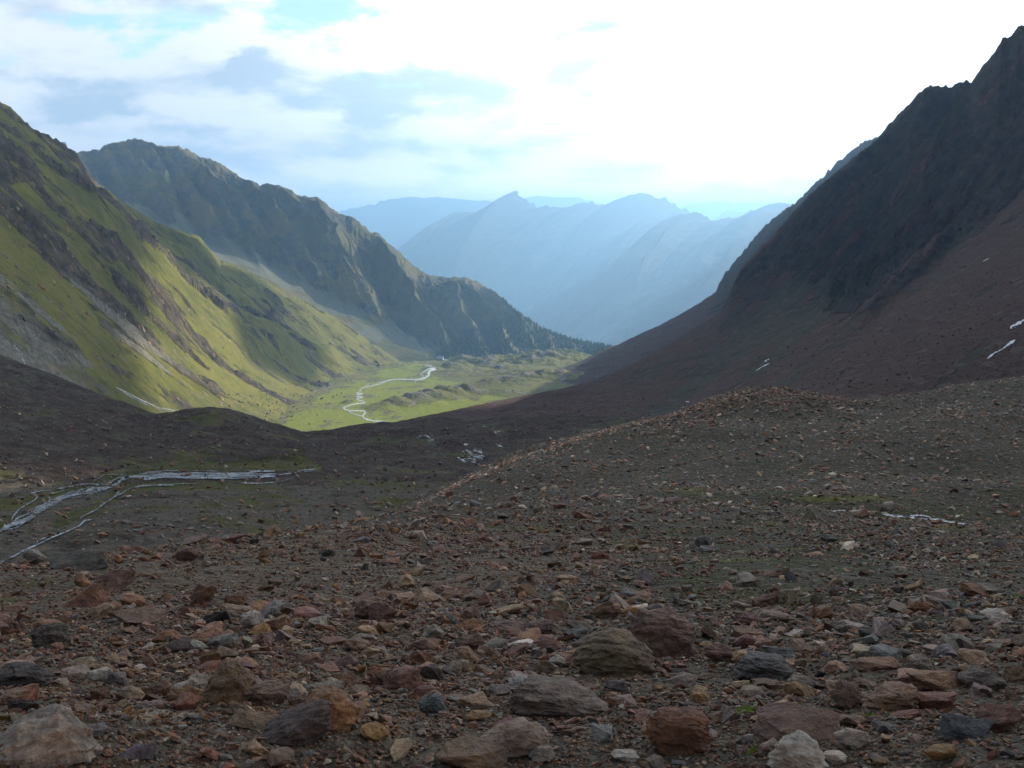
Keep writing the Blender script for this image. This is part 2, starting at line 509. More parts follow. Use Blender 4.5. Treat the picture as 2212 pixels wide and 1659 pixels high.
def foot(c, dy, dr, sig=170):
    xs = np.array([a for a, b, r in c], float); ys = np.array([b for a, b, r in c], float); rs = np.array([r for a, b, r in c], float)
    gx = np.arange(xs[0] - 400, xs[-1] + 400, 25.0)
    gy = np.interp(gx, xs, ys); gr = np.interp(gx, xs, rs)
    return [(x, float(np.sum(gy * np.exp(-((gx - x) / sig) ** 2)) / np.sum(np.exp(-((gx - x) / sig) ** 2))) + dy, float(np.interp(x, gx, gr)) * dr) for x in gx[::3]]
far3 = [(-200, 470, 25389), (600, 470, 25389), (735, 462, 25389), (1146, 436, 25389), (1166, 424, 25389), (1200, 429, 25389), (1240, 427, 25389), (1275, 434, 25389), (1310, 446, 25389),
        (1400, 452, 25389), (1480, 447, 25389), (1520, 440, 25389), (1550, 437, 25389), (1600, 442, 25389), (1660, 438, 25389), (1720, 441, 25389), (1900, 436, 25389), (2600, 430, 25389)]
sheet('distant_range', [foot(far3, 240, 0.72), far3, back(far3, 200, 1.2)], [50, 20], 1300, (-32, 34), d_far(90, 90, 3, 0.5), m_far(3), M_hill)
far2 = [(-200, 500, 17530), (500, 500, 17530), (700, 470, 17530), (735, 458, 17530), (775, 450, 17530), (800, 444, 17530), (845, 432, 17530), (880, 427, 17530), (905, 430, 17530), (930, 428, 17530), (980, 431, 17530),
        (1020, 436, 17530), (1060, 438, 17530), (1110, 445, 17530), (1200, 470, 17530), (1540, 480, 17530), (1552, 470, 17530), (1560, 460, 17530), (1590, 457, 17530), (1605, 463, 17530), (1640, 478, 17530), (1800, 500, 17530), (2600, 500, 17530)]
sheet('pale_range', [foot(far2, 280, 0.7), far2, back(far2, 200, 1.2)], [60, 20], 1300, (-32, 34), d_far(120, 80, 7, 0.8, -0.5), m_far(7), M_hill)
far1 = [(300, 700, 11485), (700, 640, 11485), (820, 575, 11485), (868, 541, 11364), (890, 530, 11364), (905, 519, 11364), (930, 500, 11364), (950, 482, 11243), (975, 470, 11243), (990, 459, 11243), (1000, 463, 11243), (1010, 460, 11122), (1030, 461, 11122),
        (1055, 454, 11122), (1080, 441, 11001), (1100, 430, 11001), (1116, 419, 11001), (1136, 435, 11001), (1160, 448, 10881), (1190, 450, 10881), (1226, 451, 10881), (1256, 443, 10881), (1281, 441, 10881), (1300, 449, 10881), (1312, 453, 10881),
        (1326, 440, 10760), (1356, 425, 10760), (1380, 422, 10760), (1393, 421, 10760), (1431, 432, 10760), (1456, 442, 10760), (1491, 462, 10760), (1540, 490, 10760), (1700, 560, 10760), (2300, 700, 10760)]
sheet('hazy_range', [foot(far1, 400, 0.62), far1, back(far1, 200, 1.25)], [160, 20], 1400, (-24, 32), d_far(130, 85, 11, 1.2, 0.9), m_far(11), M_hill)
far0b = [(700, 900, 9188), (1150, 640, 9188), (1270, 542, 9188), (1330, 512, 9188), (1362, 503, 9188), (1374, 494, 9188), (1396, 481, 9188), (1406, 474, 9188), (1416, 470, 9188), (1424, 478, 9188), (1440, 481, 9188), (1460, 474, 9188), (1480, 480, 9188), (1600, 540, 9188), (2300, 700, 9188)]
sheet('spur_range', [foot(far0b, 380, 0.7), far0b, back(far0b, 200, 1.25)], [120, 20], 1100, (-14, 30), d_far(90, 75, 13, 1.1, 0.9), m_far(13), M_hill)
far0 = [(700, 980, 7979), (1000, 800, 7979), (1100, 730, 7979), (1200, 668, 7979), (1300, 605, 7979), (1380, 540, 7979), (1420, 508, 7979), (1445, 484, 7858), (1460, 472, 7858), (1476, 467, 7858), (1500, 466, 7858), (1506, 460, 7858), (1514, 464, 7858), (1521, 470, 7858), (1534, 476, 7858), (1546, 480, 7858), (1570, 475, 7737),
        (1606, 470, 7737), (1625, 462, 7737), (1646, 452, 7737), (1670, 446, 7737), (1691, 440, 7737), (1704, 444, 7737), (1720, 455, 7737), (1900, 470, 7737), (2300, 480, 7737)]
sheet('blue_range', [foot(far0, 380, 0.6), far0, back(far0, 200, 1.25)], [160, 20], 1400, (-14, 32), d_far(110, 85, 17, 1.1, 0.9), m_far(17), M_hill)

pk = [(60, 400, 3700), (95, 312, 3700), (112, 306, 3700), (122, 313, 3700), (132, 309, 3700), (141, 309, 3700), (150, 326, 3700), (158, 329, 3700), (166, 344, 3700), (190, 372, 3700), (300, 470, 3700)]
sheet('small_peak', [back(pk, 150, 0.85), pk, back(pk, 200, 1.15)], [50, 16], 260, (-27, -16), d_far(40, 30, 19, 0.7), m_far(19), M_far)

# ------------------------------------------------------------------ terrain: second mountain on the left
L2c = [(-300, 380, 3000), (100, 365, 3000), (150, 350, 3000), (163, 332, 3000), (190, 327, 3000), (215, 325, 3000), (225, 317, 3000), (240, 312, 3000), (270, 306, 3000), (290, 301, 3000), (310, 306, 3000), (334, 312, 3000), (340, 316, 3000), (385, 317, 3000), (405, 324, 3000), (420, 332, 3000),
       (430, 339, 3000), (450, 343, 3000), (465, 348, 3000), (480, 357, 3000), (500, 370, 3000), (527, 390, 2980), (545, 391, 2980), (560, 401, 2980), (575, 398, 2980), (600, 400, 2950), (620, 407, 2950), (640, 420, 2950), (655, 425, 2950), (690, 428, 2920), (705, 440, 2900), (720, 455, 2900), (735, 463, 2900), (760, 470, 2900),
       (780, 484, 2900), (800, 500, 2900), (820, 507, 2900), (840, 526, 2880), (862, 545, 2880), (880, 562, 2880), (900, 580, 2880), (920, 592, 2870), (940, 598, 2870), (975, 600, 2860), (1003, 599, 2860), (1025, 606, 2850), (1040, 615, 2850), (1060, 627, 2840), (1080, 642, 2830), (1100, 661, 2820), (1130, 684, 2800), (1170, 708, 2760), (1200, 722, 2740), (1230, 733, 2700), (1270, 742, 2660),
       (1310, 748, 2600), (1345, 757, 2560), (1500, 800, 2500)]
L2a = [(-300, 700, 2250), (100, 640, 2300), (430, 560, 2350), (560, 640, 2300), (700, 730, 2250), (860, 800, 2200), (1000, 800, 2250), (1150, 798, 2300), (1350, 800, 2350), (1500, 840, 2300)]
L2b = [(-300, 600, 2500), (100, 520, 2550), (360, 475, 2680), (430, 520, 2620), (560, 560, 2560), (700, 640, 2500), (860, 720, 2400), (950, 745, 2380), (1050, 740, 2420), (1150, 755, 2450), (1300, 775, 2450), (1500, 820, 2380)]
def disp_L2(X, Y, Z, R, T, px, py):
    s = px - 0.72 * (py - 400)
    face = sstep(0.5, 1.3, T) * (1 - sstep(1.55, 1.95, T))
    fade = 1 - 0.75 * sstep(1050, 1250, px)
    wob = 14 * fbm(px / 120, py / 60, 3, 0.5, 41)
    rib = ridged((s + wob) / 66, py / 420, 1, 0.5, 23)
    rib2 = ridged((s + wob) / 26, py / 160, 3, 0.55, 29)
    apr = np.interp(px, [300, 360, 430, 560, 700, 860, 950, 1000], [440, 470, 500, 545, 625, 700, 740, 800])
    face = face * (1 - 0.85 * sstep(-15, 25, py - apr) * (1 - sstep(930, 1000, px)))
    Z = Z + face * fade * (85 * (rib - 0.55) + 20 * (rib2 - 0.5))
    apr = np.interp(px, [300, 360, 430, 560, 700, 860, 950, 1000], [440, 470, 500, 545, 625, 700, 740, 800])
    cliff = 1 - 0.9 * sstep(-10, 25, py - apr) * (1 - sstep(930, 1000, px))
    rough = cliff * 7 * ridged(X / 70, (Y + Z) / 70, 5, 0.6, 37) - 4
    Z = Z + rough * sstep(0.4, 1.1, T) * (1 - 0.88 * sstep(1.6, 1.95, T))
    Z = Z + sstep(1.5, 1.95, T) * R * 0.0014 * fbm(px / 13.0, T * 9, 5, 0.62, 9)
    return X, Y, Z
def mask_L2(X, Y, Z, R, T, px, py):
    s = px - 0.72 * (py - 400)
    n = fbm(X / 130, (Y + 1.5 * Z) / 130, 5, 0.6, 51)
    rib = ridged(s / 38, py / 130, 3, 0.55, 29)
    # scree apron under the cliffs
    apr = np.interp(px, [300, 360, 430, 560, 700, 860, 950, 1000], [440, 470, 500, 545, 625, 700, 740, 800])
    scree = sstep(-14, 22, py - apr + 40 * (rib - .55)) * (1 - sstep(930, 1000, px))
    tong = np.exp(-((px - (372 + (py - 450) * 0.9)) / 16) ** 2) * sstep(445, 465, py) * (1 - sstep(495, 512, py))
    tong2 = np.exp(-((px - (480 + (py - 520) * 1.2)) / 10) ** 2) * sstep(512, 520, py) * (1 - sstep(560, 580, py))
    scree = np.clip(scree * (1 - 0.6 * sstep(30, 70, py - apr + 30 * n) * (px < 960) * sstep(480, 560, px)) + tong + tong2, 0, 1)
    grass = 0.54 + 0.55 * n + 0.5 * (rib - 0.6) + 0.25 * sstep(600, 900, px) - 0.55 * scree
    grass = grass + 0.55 * sstep(30, 70, py - apr + 30 * n) * (px < 960) * sstep(480, 560, px)
    grass = np.clip(grass + 0.9 * np.exp(-((py - 778) / 12) ** 2) * (px < 960), 0, 1)
    return grass, scree, np.clip(scree * 0.5, 0, 1)
sheet('crag_mountain', [L2a, L2b, L2c, back(L2c, 160, 1.2)], [150, 330, 20], 1300, (-34, 12), disp_L2, mask_L2, M_far)

# ------------------------------------------------------------------ terrain: green slope on the left
L1c = [(-1500, -300, 1100), (-600, 60, 1150), (-200, 170, 1250), (0, 231, 1350), (22, 240, 1360), (50, 268, 1380), (75, 290, 1400), (100, 304, 1420), (130, 322, 1450), (165, 346, 1500), (185, 380, 1550), (205, 398, 1600), (230, 411, 1650), (270, 441, 1700), (300, 458, 1750), (340, 484, 1800), (375, 496, 1850), (405, 506, 1900), (430, 511, 1950),
       (450, 535, 1970), (475, 563, 2000), (520, 578, 2020), (575, 604, 2050), (600, 624, 2060), (620, 636, 2080), (660, 651, 2100), (700, 672, 2120), (750, 700, 2150), (800, 738, 2160), (830, 757, 2160), (862, 779, 2160), (900, 786, 2160), (945, 792, 2150), (1000, 830, 2100)]
L1s = [(-1500, -100, 820), (-600, 180, 860), (-200, 250, 920), (0, 292, 1000), (60, 322, 1030), (100, 345, 1060), (160, 395, 1100), (215, 440, 1150), (270, 470, 1200), (320, 527, 1250), (380, 580, 1300), (440, 625, 1380), (520, 672, 1500), (600, 708, 1600), (700, 752, 1750), (780, 783, 1850), (860, 800, 1950), (1000, 850, 1950)]
L1d = [(-1500, -100, 930), (-600, 170, 980), (-200, 260, 1040), (0, 290, 1120), (60, 318, 1150), (100, 338, 1190), (160, 392, 1240), (215, 440, 1290), (270, 474, 1330), (320, 528, 1390), (380, 578, 1450), (440, 618, 1530), (520, 664, 1660), (600, 700, 1760), (700, 748, 1880), (780, 780, 1950), (860, 798, 2020), (1000, 848, 2010)]
L1m = [(-1500, 250, 600), (-600, 470, 650), (-200, 520, 720), (0, 560, 780), (150, 620, 840), (300, 690, 950), (420, 760, 1080), (520, 800, 1220), (620, 822, 1400), (700, 828, 1550), (800, 820, 1750), (860, 815, 1850), (1000, 855, 1850)]
L1b = [(-1500, 700, 420), (-600, 800, 480), (-200, 860, 530), (0, 880, 580), (150, 900, 640), (300, 925, 720), (420, 945, 800), (520, 940, 900), (620, 925, 1000), (660, 905, 1080), (700, 872, 1250), (735, 850, 1400), (780, 838, 1550), (830, 826, 1700), (890, 812, 1850), (1000, 870, 1700)]
L1n = back(L1b, 90, 0.93)
def disp_L1(X, Y, Z, R, T, px, py):
    s = px - 1.25 * py
    up = sstep(1.6, 3.0, T) * (1 - 0.5 * sstep(500, 800, px))
    crest = np.clip(1 - np.abs(T - 5) / 0.35, 0, 1)
    k = 1 - crest
    Z = Z + k * up * (22 * (ridged((X + 0.35 * Y) / 150, Y / 420, 2, 0.5, 61) - 0.55))
    Z = Z + k * (0.25 + up) * 7 * fbm(X / 60, (Y + Z) / 80, 3, 0.5, 63) * sstep(1.0, 1.6, T)
    crag = np.clip(ridged(X / 46, (Y + 0.8 * Z) / 60, 4, 0.6, 67) - 0.52, 0, 1)
    sel = sstep(0.02, 0.42, fbm(X / 150, (Y + Z) / 150, 4, 0.55, 69) + 0.42 * sstep(2.3, 3.2, T) * (1 - 0.9 * sstep(4.0, 4.3, T)) - 0.3 * sstep(500, 760, px))
    Z = Z + 24 * crag * sel * (0.3 + 0.7 * k) * sstep(1.3, 1.9, T)
    Z = Z + 0.8 * fbm(X / 9, Y / 9, 4, 0.6, 71) * (0.4 + up)
    # gully with a stream on the near lower part
    Z = Z + crest * R * 0.0006 * fbm(px / 8, T, 4, 0.6, 9)
    return X, Y, Z
def mask_L1(X, Y, Z, R, T, px, py):
    crag = np.clip(ridged(X / 46, (Y + 0.8 * Z) / 60, 4, 0.6, 67) - 0.50, 0, 1)
    sel = sstep(0.02, 0.42, fbm(X / 150, (Y + Z) / 150, 4, 0.55, 69) + 0.42 * sstep(2.3, 3.2, T) * (1 - 0.9 * sstep(4.0, 4.3, T)) - 0.3 * sstep(500, 760, px))
    rock = sstep(0.04, 0.16, crag * sel) * sstep(1.3, 1.9, T)
    n = fbm(X / 80, (Y + Z) / 80, 5, 0.55, 73)
    # grey stony fans at the foot
    line = np.interp(px, [0, 150, 300, 420, 520, 640, 700, 850], [560, 680, 800, 850, 880, 880, 840, 790])
    fan = sstep(-30, 60, py - line + 60 * n)
    fan = np.maximum(fan, np.exp(-((px - (130 + (py - 560) * 0.95)) / 70) ** 2) * sstep(540, 620, py) * 0.6)
    stripe = sstep(0.15, 0.5, fbm((px - 1.3 * py) / 40, py / 300, 4, 0.5, 75))
    fan = np.clip(fan * (0.55 + 0.5 * stripe), 0, 1)
    lo = sstep(1.0, 1.5, T)
    grass = 0.82 + 0.35 * n - 0.95 * rock - 0.52 * fan * (1 - 0.4 * lo) - 0.25 * stripe * (T > 1.5)
    return np.clip(grass, 0, 1), np.clip(fan * 1.1, 0, 1), np.clip(fan * 0.7 + 0.2, 0, 1)
sheet('green_slope', [L1n, L1b, L1m, L1s, L1d, L1c, back(L1c, 250, 1.15)], [12, 200, 260, 30, 160, 20], 1250, (-55, 3), disp_L1, mask_L1, M_left)

# ------------------------------------------------------------------ terrain: valley floor
Va = [(200, 1010, 760), (500, 985, 800), (650, 965, 850), (820, 960, 880), (1000, 950, 900), (1300, 950, 950), (1700, 950, 1000)]
Vb = [(200, 900, 1050), (500, 892, 1100), (650, 880, 1150), (820, 876, 1170), (1000, 872, 1180), (1300, 860, 1200), (1700, 860, 1250)]
Vc = [(200, 845, 1400), (500, 838, 1450), (700, 832, 1500), (850, 826, 1560), (1000, 822, 1580), (1300, 815, 1580), (1700, 810, 1600)]
Vd = [(200, 812, 1900), (500, 805, 1900), (700, 798, 1950), (850, 786, 2080), (950, 779, 2200), (1000, 777, 2200), (1106, 775, 2150), (1200, 768, 2080), (1260, 770, 2050), (1320, 780, 2050), (1700, 790, 2050)]
bumps = []   # px, py, R, sx(m across), sy(m deep), height
for q in [(830, 880, 1150, 12, 20, 6), (860, 872, 1170, 14, 22, 11), (895, 866, 1190, 16, 22, 14), (930, 864, 1230, 20, 25, 13), (965, 862, 1260, 18, 22, 16), (1000, 864, 1280, 18, 22, 15), (1030, 868, 1290, 16, 22, 9), (1070, 868, 1290, 22, 22, 6),
          (945, 802, 1800, 20, 40, 6), (985, 796, 1850, 22, 50, 12), (1010, 790, 1950, 26, 50, 14), (1050, 793, 1900, 30, 45, 16), (960, 812, 1700, 25, 35, 8), (1010, 812, 1700, 40, 45, 12), (1080, 805, 1750, 36, 40, 15), (1130, 795, 1850, 40, 45, 17), (1180, 788, 1950, 40, 50, 17),
          (1000, 779, 2180, 18, 30, 9), (1065, 777, 2150, 20, 30, 9), (1110, 775, 2120, 34, 35, 11), (1170, 772, 2080, 40, 35, 14), (1210, 770, 2060, 34, 35, 13), (1250, 774, 2040, 30, 35, 8), (1060, 820, 1650, 36, 35, 9), (1130, 825, 1600, 40, 40, 12), (1100, 845, 1450, 40, 40, 12), (1180, 830, 1550, 60, 50, 16),
          (752, 873, 1200, 6, 9, 4), (760, 874, 1200, 6, 9, 4)]:
    p = P(q[0], q[1], q[2]); bumps.append((p.x, p.y, q[3] * (1.5 if q[5] > 5 else 1), q[4] * 1.3, q[5]))
def disp_V(X, Y, Z, R, T, px, py):
    b = np.zeros_like(Z)
    for (bx, by, sx, sy, h) in bumps:
        b = np.maximum(b, h * np.exp(-((X - bx) / sx) ** 2 - ((Y - by) / sy) ** 2))
    n = fbm(X / 26, Y / 34, 4, 0.55, 81)
    Z = Z + b * (0.95 + 0.22 * n)
    rough = sstep(1700, 1900, R)
    Z = Z + rough * 2.2 * n + 0.25 * fbm(X / 8, Y / 8, 3, 0.5, 83)
    return X, Y, Z
def mask_V(X, Y, Z, R, T, px, py):
    b = np.zeros_like(Z)
    for (bx, by, sx, sy, h) in bumps:
        b = np.maximum(b, h * np.exp(-((X - bx) / sx) ** 2 - ((Y - by) / sy) ** 2))
    n = fbm(X / 30, Y / 50, 5, 0.6, 85)
    meadow = 1 - sstep(1.0, 5.0, b + 2.0 * n)
    right = np.interp(py, [780, 820, 832, 850, 880, 940], [900, 950, 1010, 1040, 1080, 1100])
    meadow *= 1 - sstep(-20, 40, px - right + 30 * n)
    left = np.interp(py, [780, 815, 840, 860, 900, 930], [880, 800, 730, 690, 640, 600])
    meadow *= sstep(-25, 10, px - left + 14 * n)
    rocky = sstep(0.35, 0.8, n + 0.08 * np.clip(b - 6, 0, 10))
    m2 = fbm(X / 60, Y / 110, 4, 0.6, 87)
    meadow = meadow * (1 - 0.55 * sstep(0.05, 0.5, m2))
    grass = np.clip(1 - meadow - 0.75 * rocky, 0, 1)
    return grass, meadow, np.clip(rocky * (1 - meadow), 0, 1)
sheet('valley_floor', [Va, Vb, Vc, Vd, back(Vd, 130, 1.25)], [120, 170, 240, 30], 900, (-22, 16), disp_V, mask_V, M_valley)

# ------------------------------------------------------------------ terrain: right side, farther shoulder
R2c = [(900, 900, 1500), (1000, 860, 1550), (1150, 815, 1650), (1250, 782, 1750), (1300, 757, 1800), (1340, 742, 1850), (1380, 722, 1900), (1430, 700, 1950), (1470, 678, 2000), (1510, 655, 2050), (1530, 641, 2080), (1545, 632, 2100), (1553, 612, 2110), (1566, 594, 2120), (1580, 573, 2150), (1597, 552, 2170), (1612, 535, 2180), (1628, 515, 2200), (1645, 495, 2200),
       (1670, 473, 2200), (1700, 449, 2200), (1716, 440, 2200), (1745, 412, 2200), (1760, 396, 2180), (1782, 380, 2150), (1800, 358, 2130), (1824, 339, 2100), (1850, 318, 2080), (1868, 304, 2060), (1885, 303, 2050), (1893, 296, 2050), (1905, 296, 2050), (1960, 270, 2000), (2300, 150, 2000), (3500, 100, 2000)]
R2m = [(900, 930, 1300), (1000, 890, 1320), (1150, 850, 1380), (1250, 822, 1450), (1350, 775, 1560), (1430, 735, 1650), (1510, 690, 1750), (1600, 640, 1800), (1700, 560, 1830), (1850, 440, 1800), (2300, 250, 1750), (3500, 200, 1700)]
R2a = [(900, 990, 1100), (1000, 960, 1100), (1150, 910, 1100), (1250, 890, 1150), (1350, 850, 1250), (1510, 790, 1400), (1700, 700, 1450), (2300, 480, 1400), (3500, 400, 1400)]
def disp_R2(X, Y, Z, R, T, px, py):
    crest = np.clip(1 - np.abs(T - 2) / 0.35, 0, 1)
    Z = Z + (1 - crest) * (12 * (ridged((X - 0.3 * Y) / 110, Y / 300, 4, 0.55, 91) - 0.55) * sstep(1500, 1600, px) + 3.0 * fbm(X / 40, Y / 60, 4, 0.55, 93))
    rocky = sstep(1525, 1560, px)
    Z = Z + crest * R * (0.0004 + 0.0022 * rocky) * fbm(px / 11, T, 5, 0.6, 95)
    return X, Y, Z
def mask_R2(X, Y, Z, R, T, px, py):
    n = fbm(X / 50, Y / 60, 5, 0.6, 97)
    rock = sstep(1530, 1580, px + 30 * n)
    turf = (1 - sstep(1180, 1330, px)) * 0.75
    return np.clip(turf + 0.5 * n * (1 - rock), 0, 1) * (1 - rock), np.clip(1 - rock, 0, 1), (1 - rock) * 0.6
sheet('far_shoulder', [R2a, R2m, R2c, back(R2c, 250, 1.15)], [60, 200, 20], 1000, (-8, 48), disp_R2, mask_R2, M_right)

# ------------------------------------------------------------------ terrain: right mountain
R1c = [(500, 990, 520), (700, 960, 560), (790, 935, 590), (850, 915, 620), (900, 902, 660), (950, 893, 700), (1030, 876, 760), (1106, 861, 820), (1200, 845, 880), (1281, 829, 930), (1330, 806, 960), (1386, 775, 1000), (1430, 750, 1040), (1480, 721, 1080), (1530, 692, 1110), (1556, 676, 1130), (1566, 655, 1140), (1575, 640, 1150), (1584, 612, 1160), (1600, 582, 1170), (1613, 564, 1180),
       (1640, 538, 1200), (1665, 512, 1220), (1690, 485, 1240), (1720, 451, 1260), (1750, 420, 1280), (1772, 400, 1290), (1800, 378, 1300), (1840, 345, 1320), (1870, 322, 1330), (1895, 300, 1340), (1905, 289, 1350), (1922, 268, 1360), (1940, 249, 1360), (1960, 230, 1360), (1980, 208, 1360), (1998, 191, 1360), (2018, 188, 1350), (2040, 190, 1350), (2056, 192, 1350), (2064, 183, 1340), (2078, 180, 1330), (2090, 178, 1320), (2098, 181, 1310), (2115, 156, 1300), (2135, 132, 1290),
       (2150, 115, 1280), (2165, 90, 1270), (2185, 82, 1270), (2200, 66, 1260), (2212, 62, 1260), (2300, -60, 1250), (2500, -300, 1230), (2800, -620, 1150), (3200, -960, 1050), (3800, -1300, 950), (4800, -1700, 900), (7000, -2200, 850)]
R1m = [(500, 1010, 480), (700, 975, 500), (850, 950, 520), (1030, 925, 560), (1200, 900, 600), (1386, 850, 680), (1556, 780, 760), (1700, 710, 800), (1850, 620, 840), (2000, 540, 860), (2212, 420, 880), (2500, 200, 860), (3000, -130, 820), (3800, -550, 780), (4800, -800, 740), (7000, -1200, 700)]
R1a = [(500, 1080, 330), (700, 1050, 350), (850, 1020, 360), (1030, 985, 370), (1200, 960, 380), (1386, 940, 380), (1556, 925, 380), (1700, 910, 380), (1850, 890, 380), (2000, 870, 390), (2212, 845, 400), (2500, 800, 390), (3000, 680, 350), (3800, 500, 310), (4800, 300, 260), (7000, 0, 200)]
def rock_line(px):
    return np.interp(px, [1500, 1556, 1600, 1650, 1700, 1760, 1800, 1830, 1900, 2000, 2100, 2212, 2500], [660, 690, 660, 620, 590, 640, 690, 700, 655, 580, 500, 430, 250])
def disp_R1(X, Y, Z, R, T, px, py):
    crest = sstep(1.62, 1.97, T)
    rl = rock_line(px)
    rock = sstep(50, -90, py - rl) * sstep(1520, 1600, px)
    s = px + 0.8 * py
    n = fbm(X / 60, Y / 60, 4, 0.55, 101)
    rib = ridged((s + 20 * n) / 120, py / 330, 4, 0.55, 103)
    Z = Z + (1 - crest) * rock * (38 * (rib - 0.5) + 26 * (ridged((px + 0.95 * py) / 60, py / 420, 3, 0.5, 115) - 0.5) + 9 * (ridged(X / 28, (Y + Z) / 34, 4, 0.6, 105) - 0.5))
    Z = Z + (1 - crest) * (1 - rock) * (2.4 * n + 5.0 * (ridged((px + 1.5 * py) / 190, py / 500, 2, 0.5, 107) - 0.5)) * np.clip(T, 0, 1)
    Z = Z + 0.35 * fbm(X / 6, Y / 6, 4, 0.6, 109)
    Z = Z + crest * R * (0.0003 + 0.0011 * sstep(1560, 1620, px)) * fbm(px / 13, T, 5, 0.6, 111)
    return X, Y, Z
def mask_R1(X, Y, Z, R, T, px, py):
    n = fbm(X / 70, (Y + Z) / 70, 5, 0.6, 113)
    rl = rock_line(px)
    rock = sstep(50, -60, py - rl + 60 * n) * sstep(1510, 1580, px)
    # greyer talus in the middle of the slope, redder talus to the right and below
    d = py - rl
    mid = np.exp(-((px + 1.15 * py - 2480) / 130.0) ** 2) * 0.8
    st = fbm((px + 0.95 * py) / 34, py / 260, 5, 0.62, 117)
    st2 = fbm((px + 1.25 * py) / 60, py / 500, 5, 0.6, 119)
    turf = np.clip(mid + 0.35 * n + 0.55 * st2, 0, 1) * (1 - rock) + 0.8 * rock * sstep(.15, .5, fbm((px + 0.95 * py) / 55, py / 180, 4, .6, 121))
    rock = np.clip(rock - 0.75 * sstep(.12, .5, st), 0, 1)
    return np.clip(turf, 0, 1), np.clip(1 - rock, 0, 1), (1 - rock) * 0.55
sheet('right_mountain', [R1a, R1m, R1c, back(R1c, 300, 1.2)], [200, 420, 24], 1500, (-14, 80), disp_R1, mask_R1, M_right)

# ------------------------------------------------------------------ terrain: basin with the braided stream
Ba = [(-1500, 1750, 62), (-400, 1500, 75), (0, 1330, 95), (400, 1280, 110), (800, 1240, 120), (1100, 1150, 150), (1400, 1080, 180), (1800, 1020, 200), (2300, 1000, 210), (3500, 1000, 210)]
Bb = [(-1500, 1400, 110), (-400, 1260, 125), (0, 1180, 140), (300, 1130, 165), (600, 1095, 190), (850, 1075, 210), (1000, 1045, 240), (1200, 1010, 270), (1400, 985, 280), (1800, 960, 290), (2300, 930, 300), (3500, 930, 300)]
Bc = [(-1500, 1150, 190), (-400, 1090, 210), (0, 1075, 220), (150, 1060, 232), (300, 1035, 250), (600, 1022, 270), (850, 1018, 285), (1000, 1000, 320), (1100, 975, 350), (1300, 945, 360), (1800, 920, 360), (2300, 890, 360), (3500, 890, 360)]
Bd = [(-1500, 800, 320), (-400, 860, 340), (0, 960, 330), (150, 965, 340), (300, 968, 350), (450, 968, 355), (600, 975, 360), (750, 968, 390), (850, 958, 410), (1000, 940, 430), (1200, 915, 440), (1800, 900, 430), (2300, 880, 420), (3500, 860, 400)]
Be = [(-1500, 350, 560), (-400, 620, 580), (-100, 735, 580), (0, 770, 570), (40, 784, 560), (100, 803, 545), (160, 830, 530), (230, 858, 515), (290, 878, 500), (338, 897, 485), (370, 892, 470), (405, 884, 465), (450, 879, 465), (490, 882, 468), (530, 893, 475), (570, 907, 485), (620, 925, 500), (650, 935, 510), (700, 933, 525), (760, 927, 540), (830, 918, 560), (900, 910, 575), (1000, 905, 590), (1300, 920, 560), (2300, 930, 500), (3500, 930, 480)]
def disp_B(X, Y, Z, R, T, px, py):
    crest = np.clip(1 - np.abs(T - 4) / 0.25, 0, 1)
    flat = np.exp(-((T - 1.7) / 0.65) ** 2)
    n = fbm(X / 45, Y / 45, 5, 0.55, 121)
    Z = Z + (1 - crest) * (1 - flat) * 2.2 * n + 0.25 * fbm(X / 5, Y / 5, 4, 0.6, 123)
    Z = Z + crest * 0.30 * fbm(X / 7, Y / 7, 3, 0.6, 127)
    return X, Y, Z
def mask_B(X, Y, Z, R, T, px, py):
    n = fbm(X / 22, Y / 30, 5, 0.6, 131)
    band = np.exp(-((py - np.interp(px, [0, 150, 300, 500, 650, 800], [1100, 1070, 1035, 1010, 1005, 1010])) / 34) ** 2) * (1 - sstep(650, 800, px))
    bright = np.exp(-((py - 1008) / 7) ** 2) * sstep(340, 400, px) * (1 - sstep(660, 720, px))
    edge2 = np.exp(-((py - np.interp(px, [100, 180, 230, 280, 330], [1150, 1105, 1085, 1065, 1052])) / 12) ** 2) * (px < 330) * (px > 60)
    hump = np.exp(-((px - 420) / 60) ** 2 - ((py - 900) / 14) ** 2)
    patch = np.exp(-((px - 1000) / 30) ** 2 - ((py - 985) / 10) ** 2) + np.exp(-((px - 830) / 70) ** 2 - ((py - 1085) / 10) ** 2)
    grass = 0.22 + 0.38 * n + 0.34 * band + 0.8 * bright + 0.45 * edge2 + 0.25 * hump + 0.4 * patch
    grass = grass + 0.12 * sstep(250, 500, px) * (py > 1040)
    scree = np.clip(0.35 + 0.5 * n + 0.6 * sstep(1030, 1060, py), 0, 1)
    return np.clip(grass, 0, 1), scree, np.clip(scree, 0, 0.9)
sheet('moraine_basin', [Ba, Bb, Bc, Bd, Be, back(Be, 120, 1.15)], [60, 130, 160, 260, 20], 1400, (-60, 34), disp_B, mask_B, M_basin)

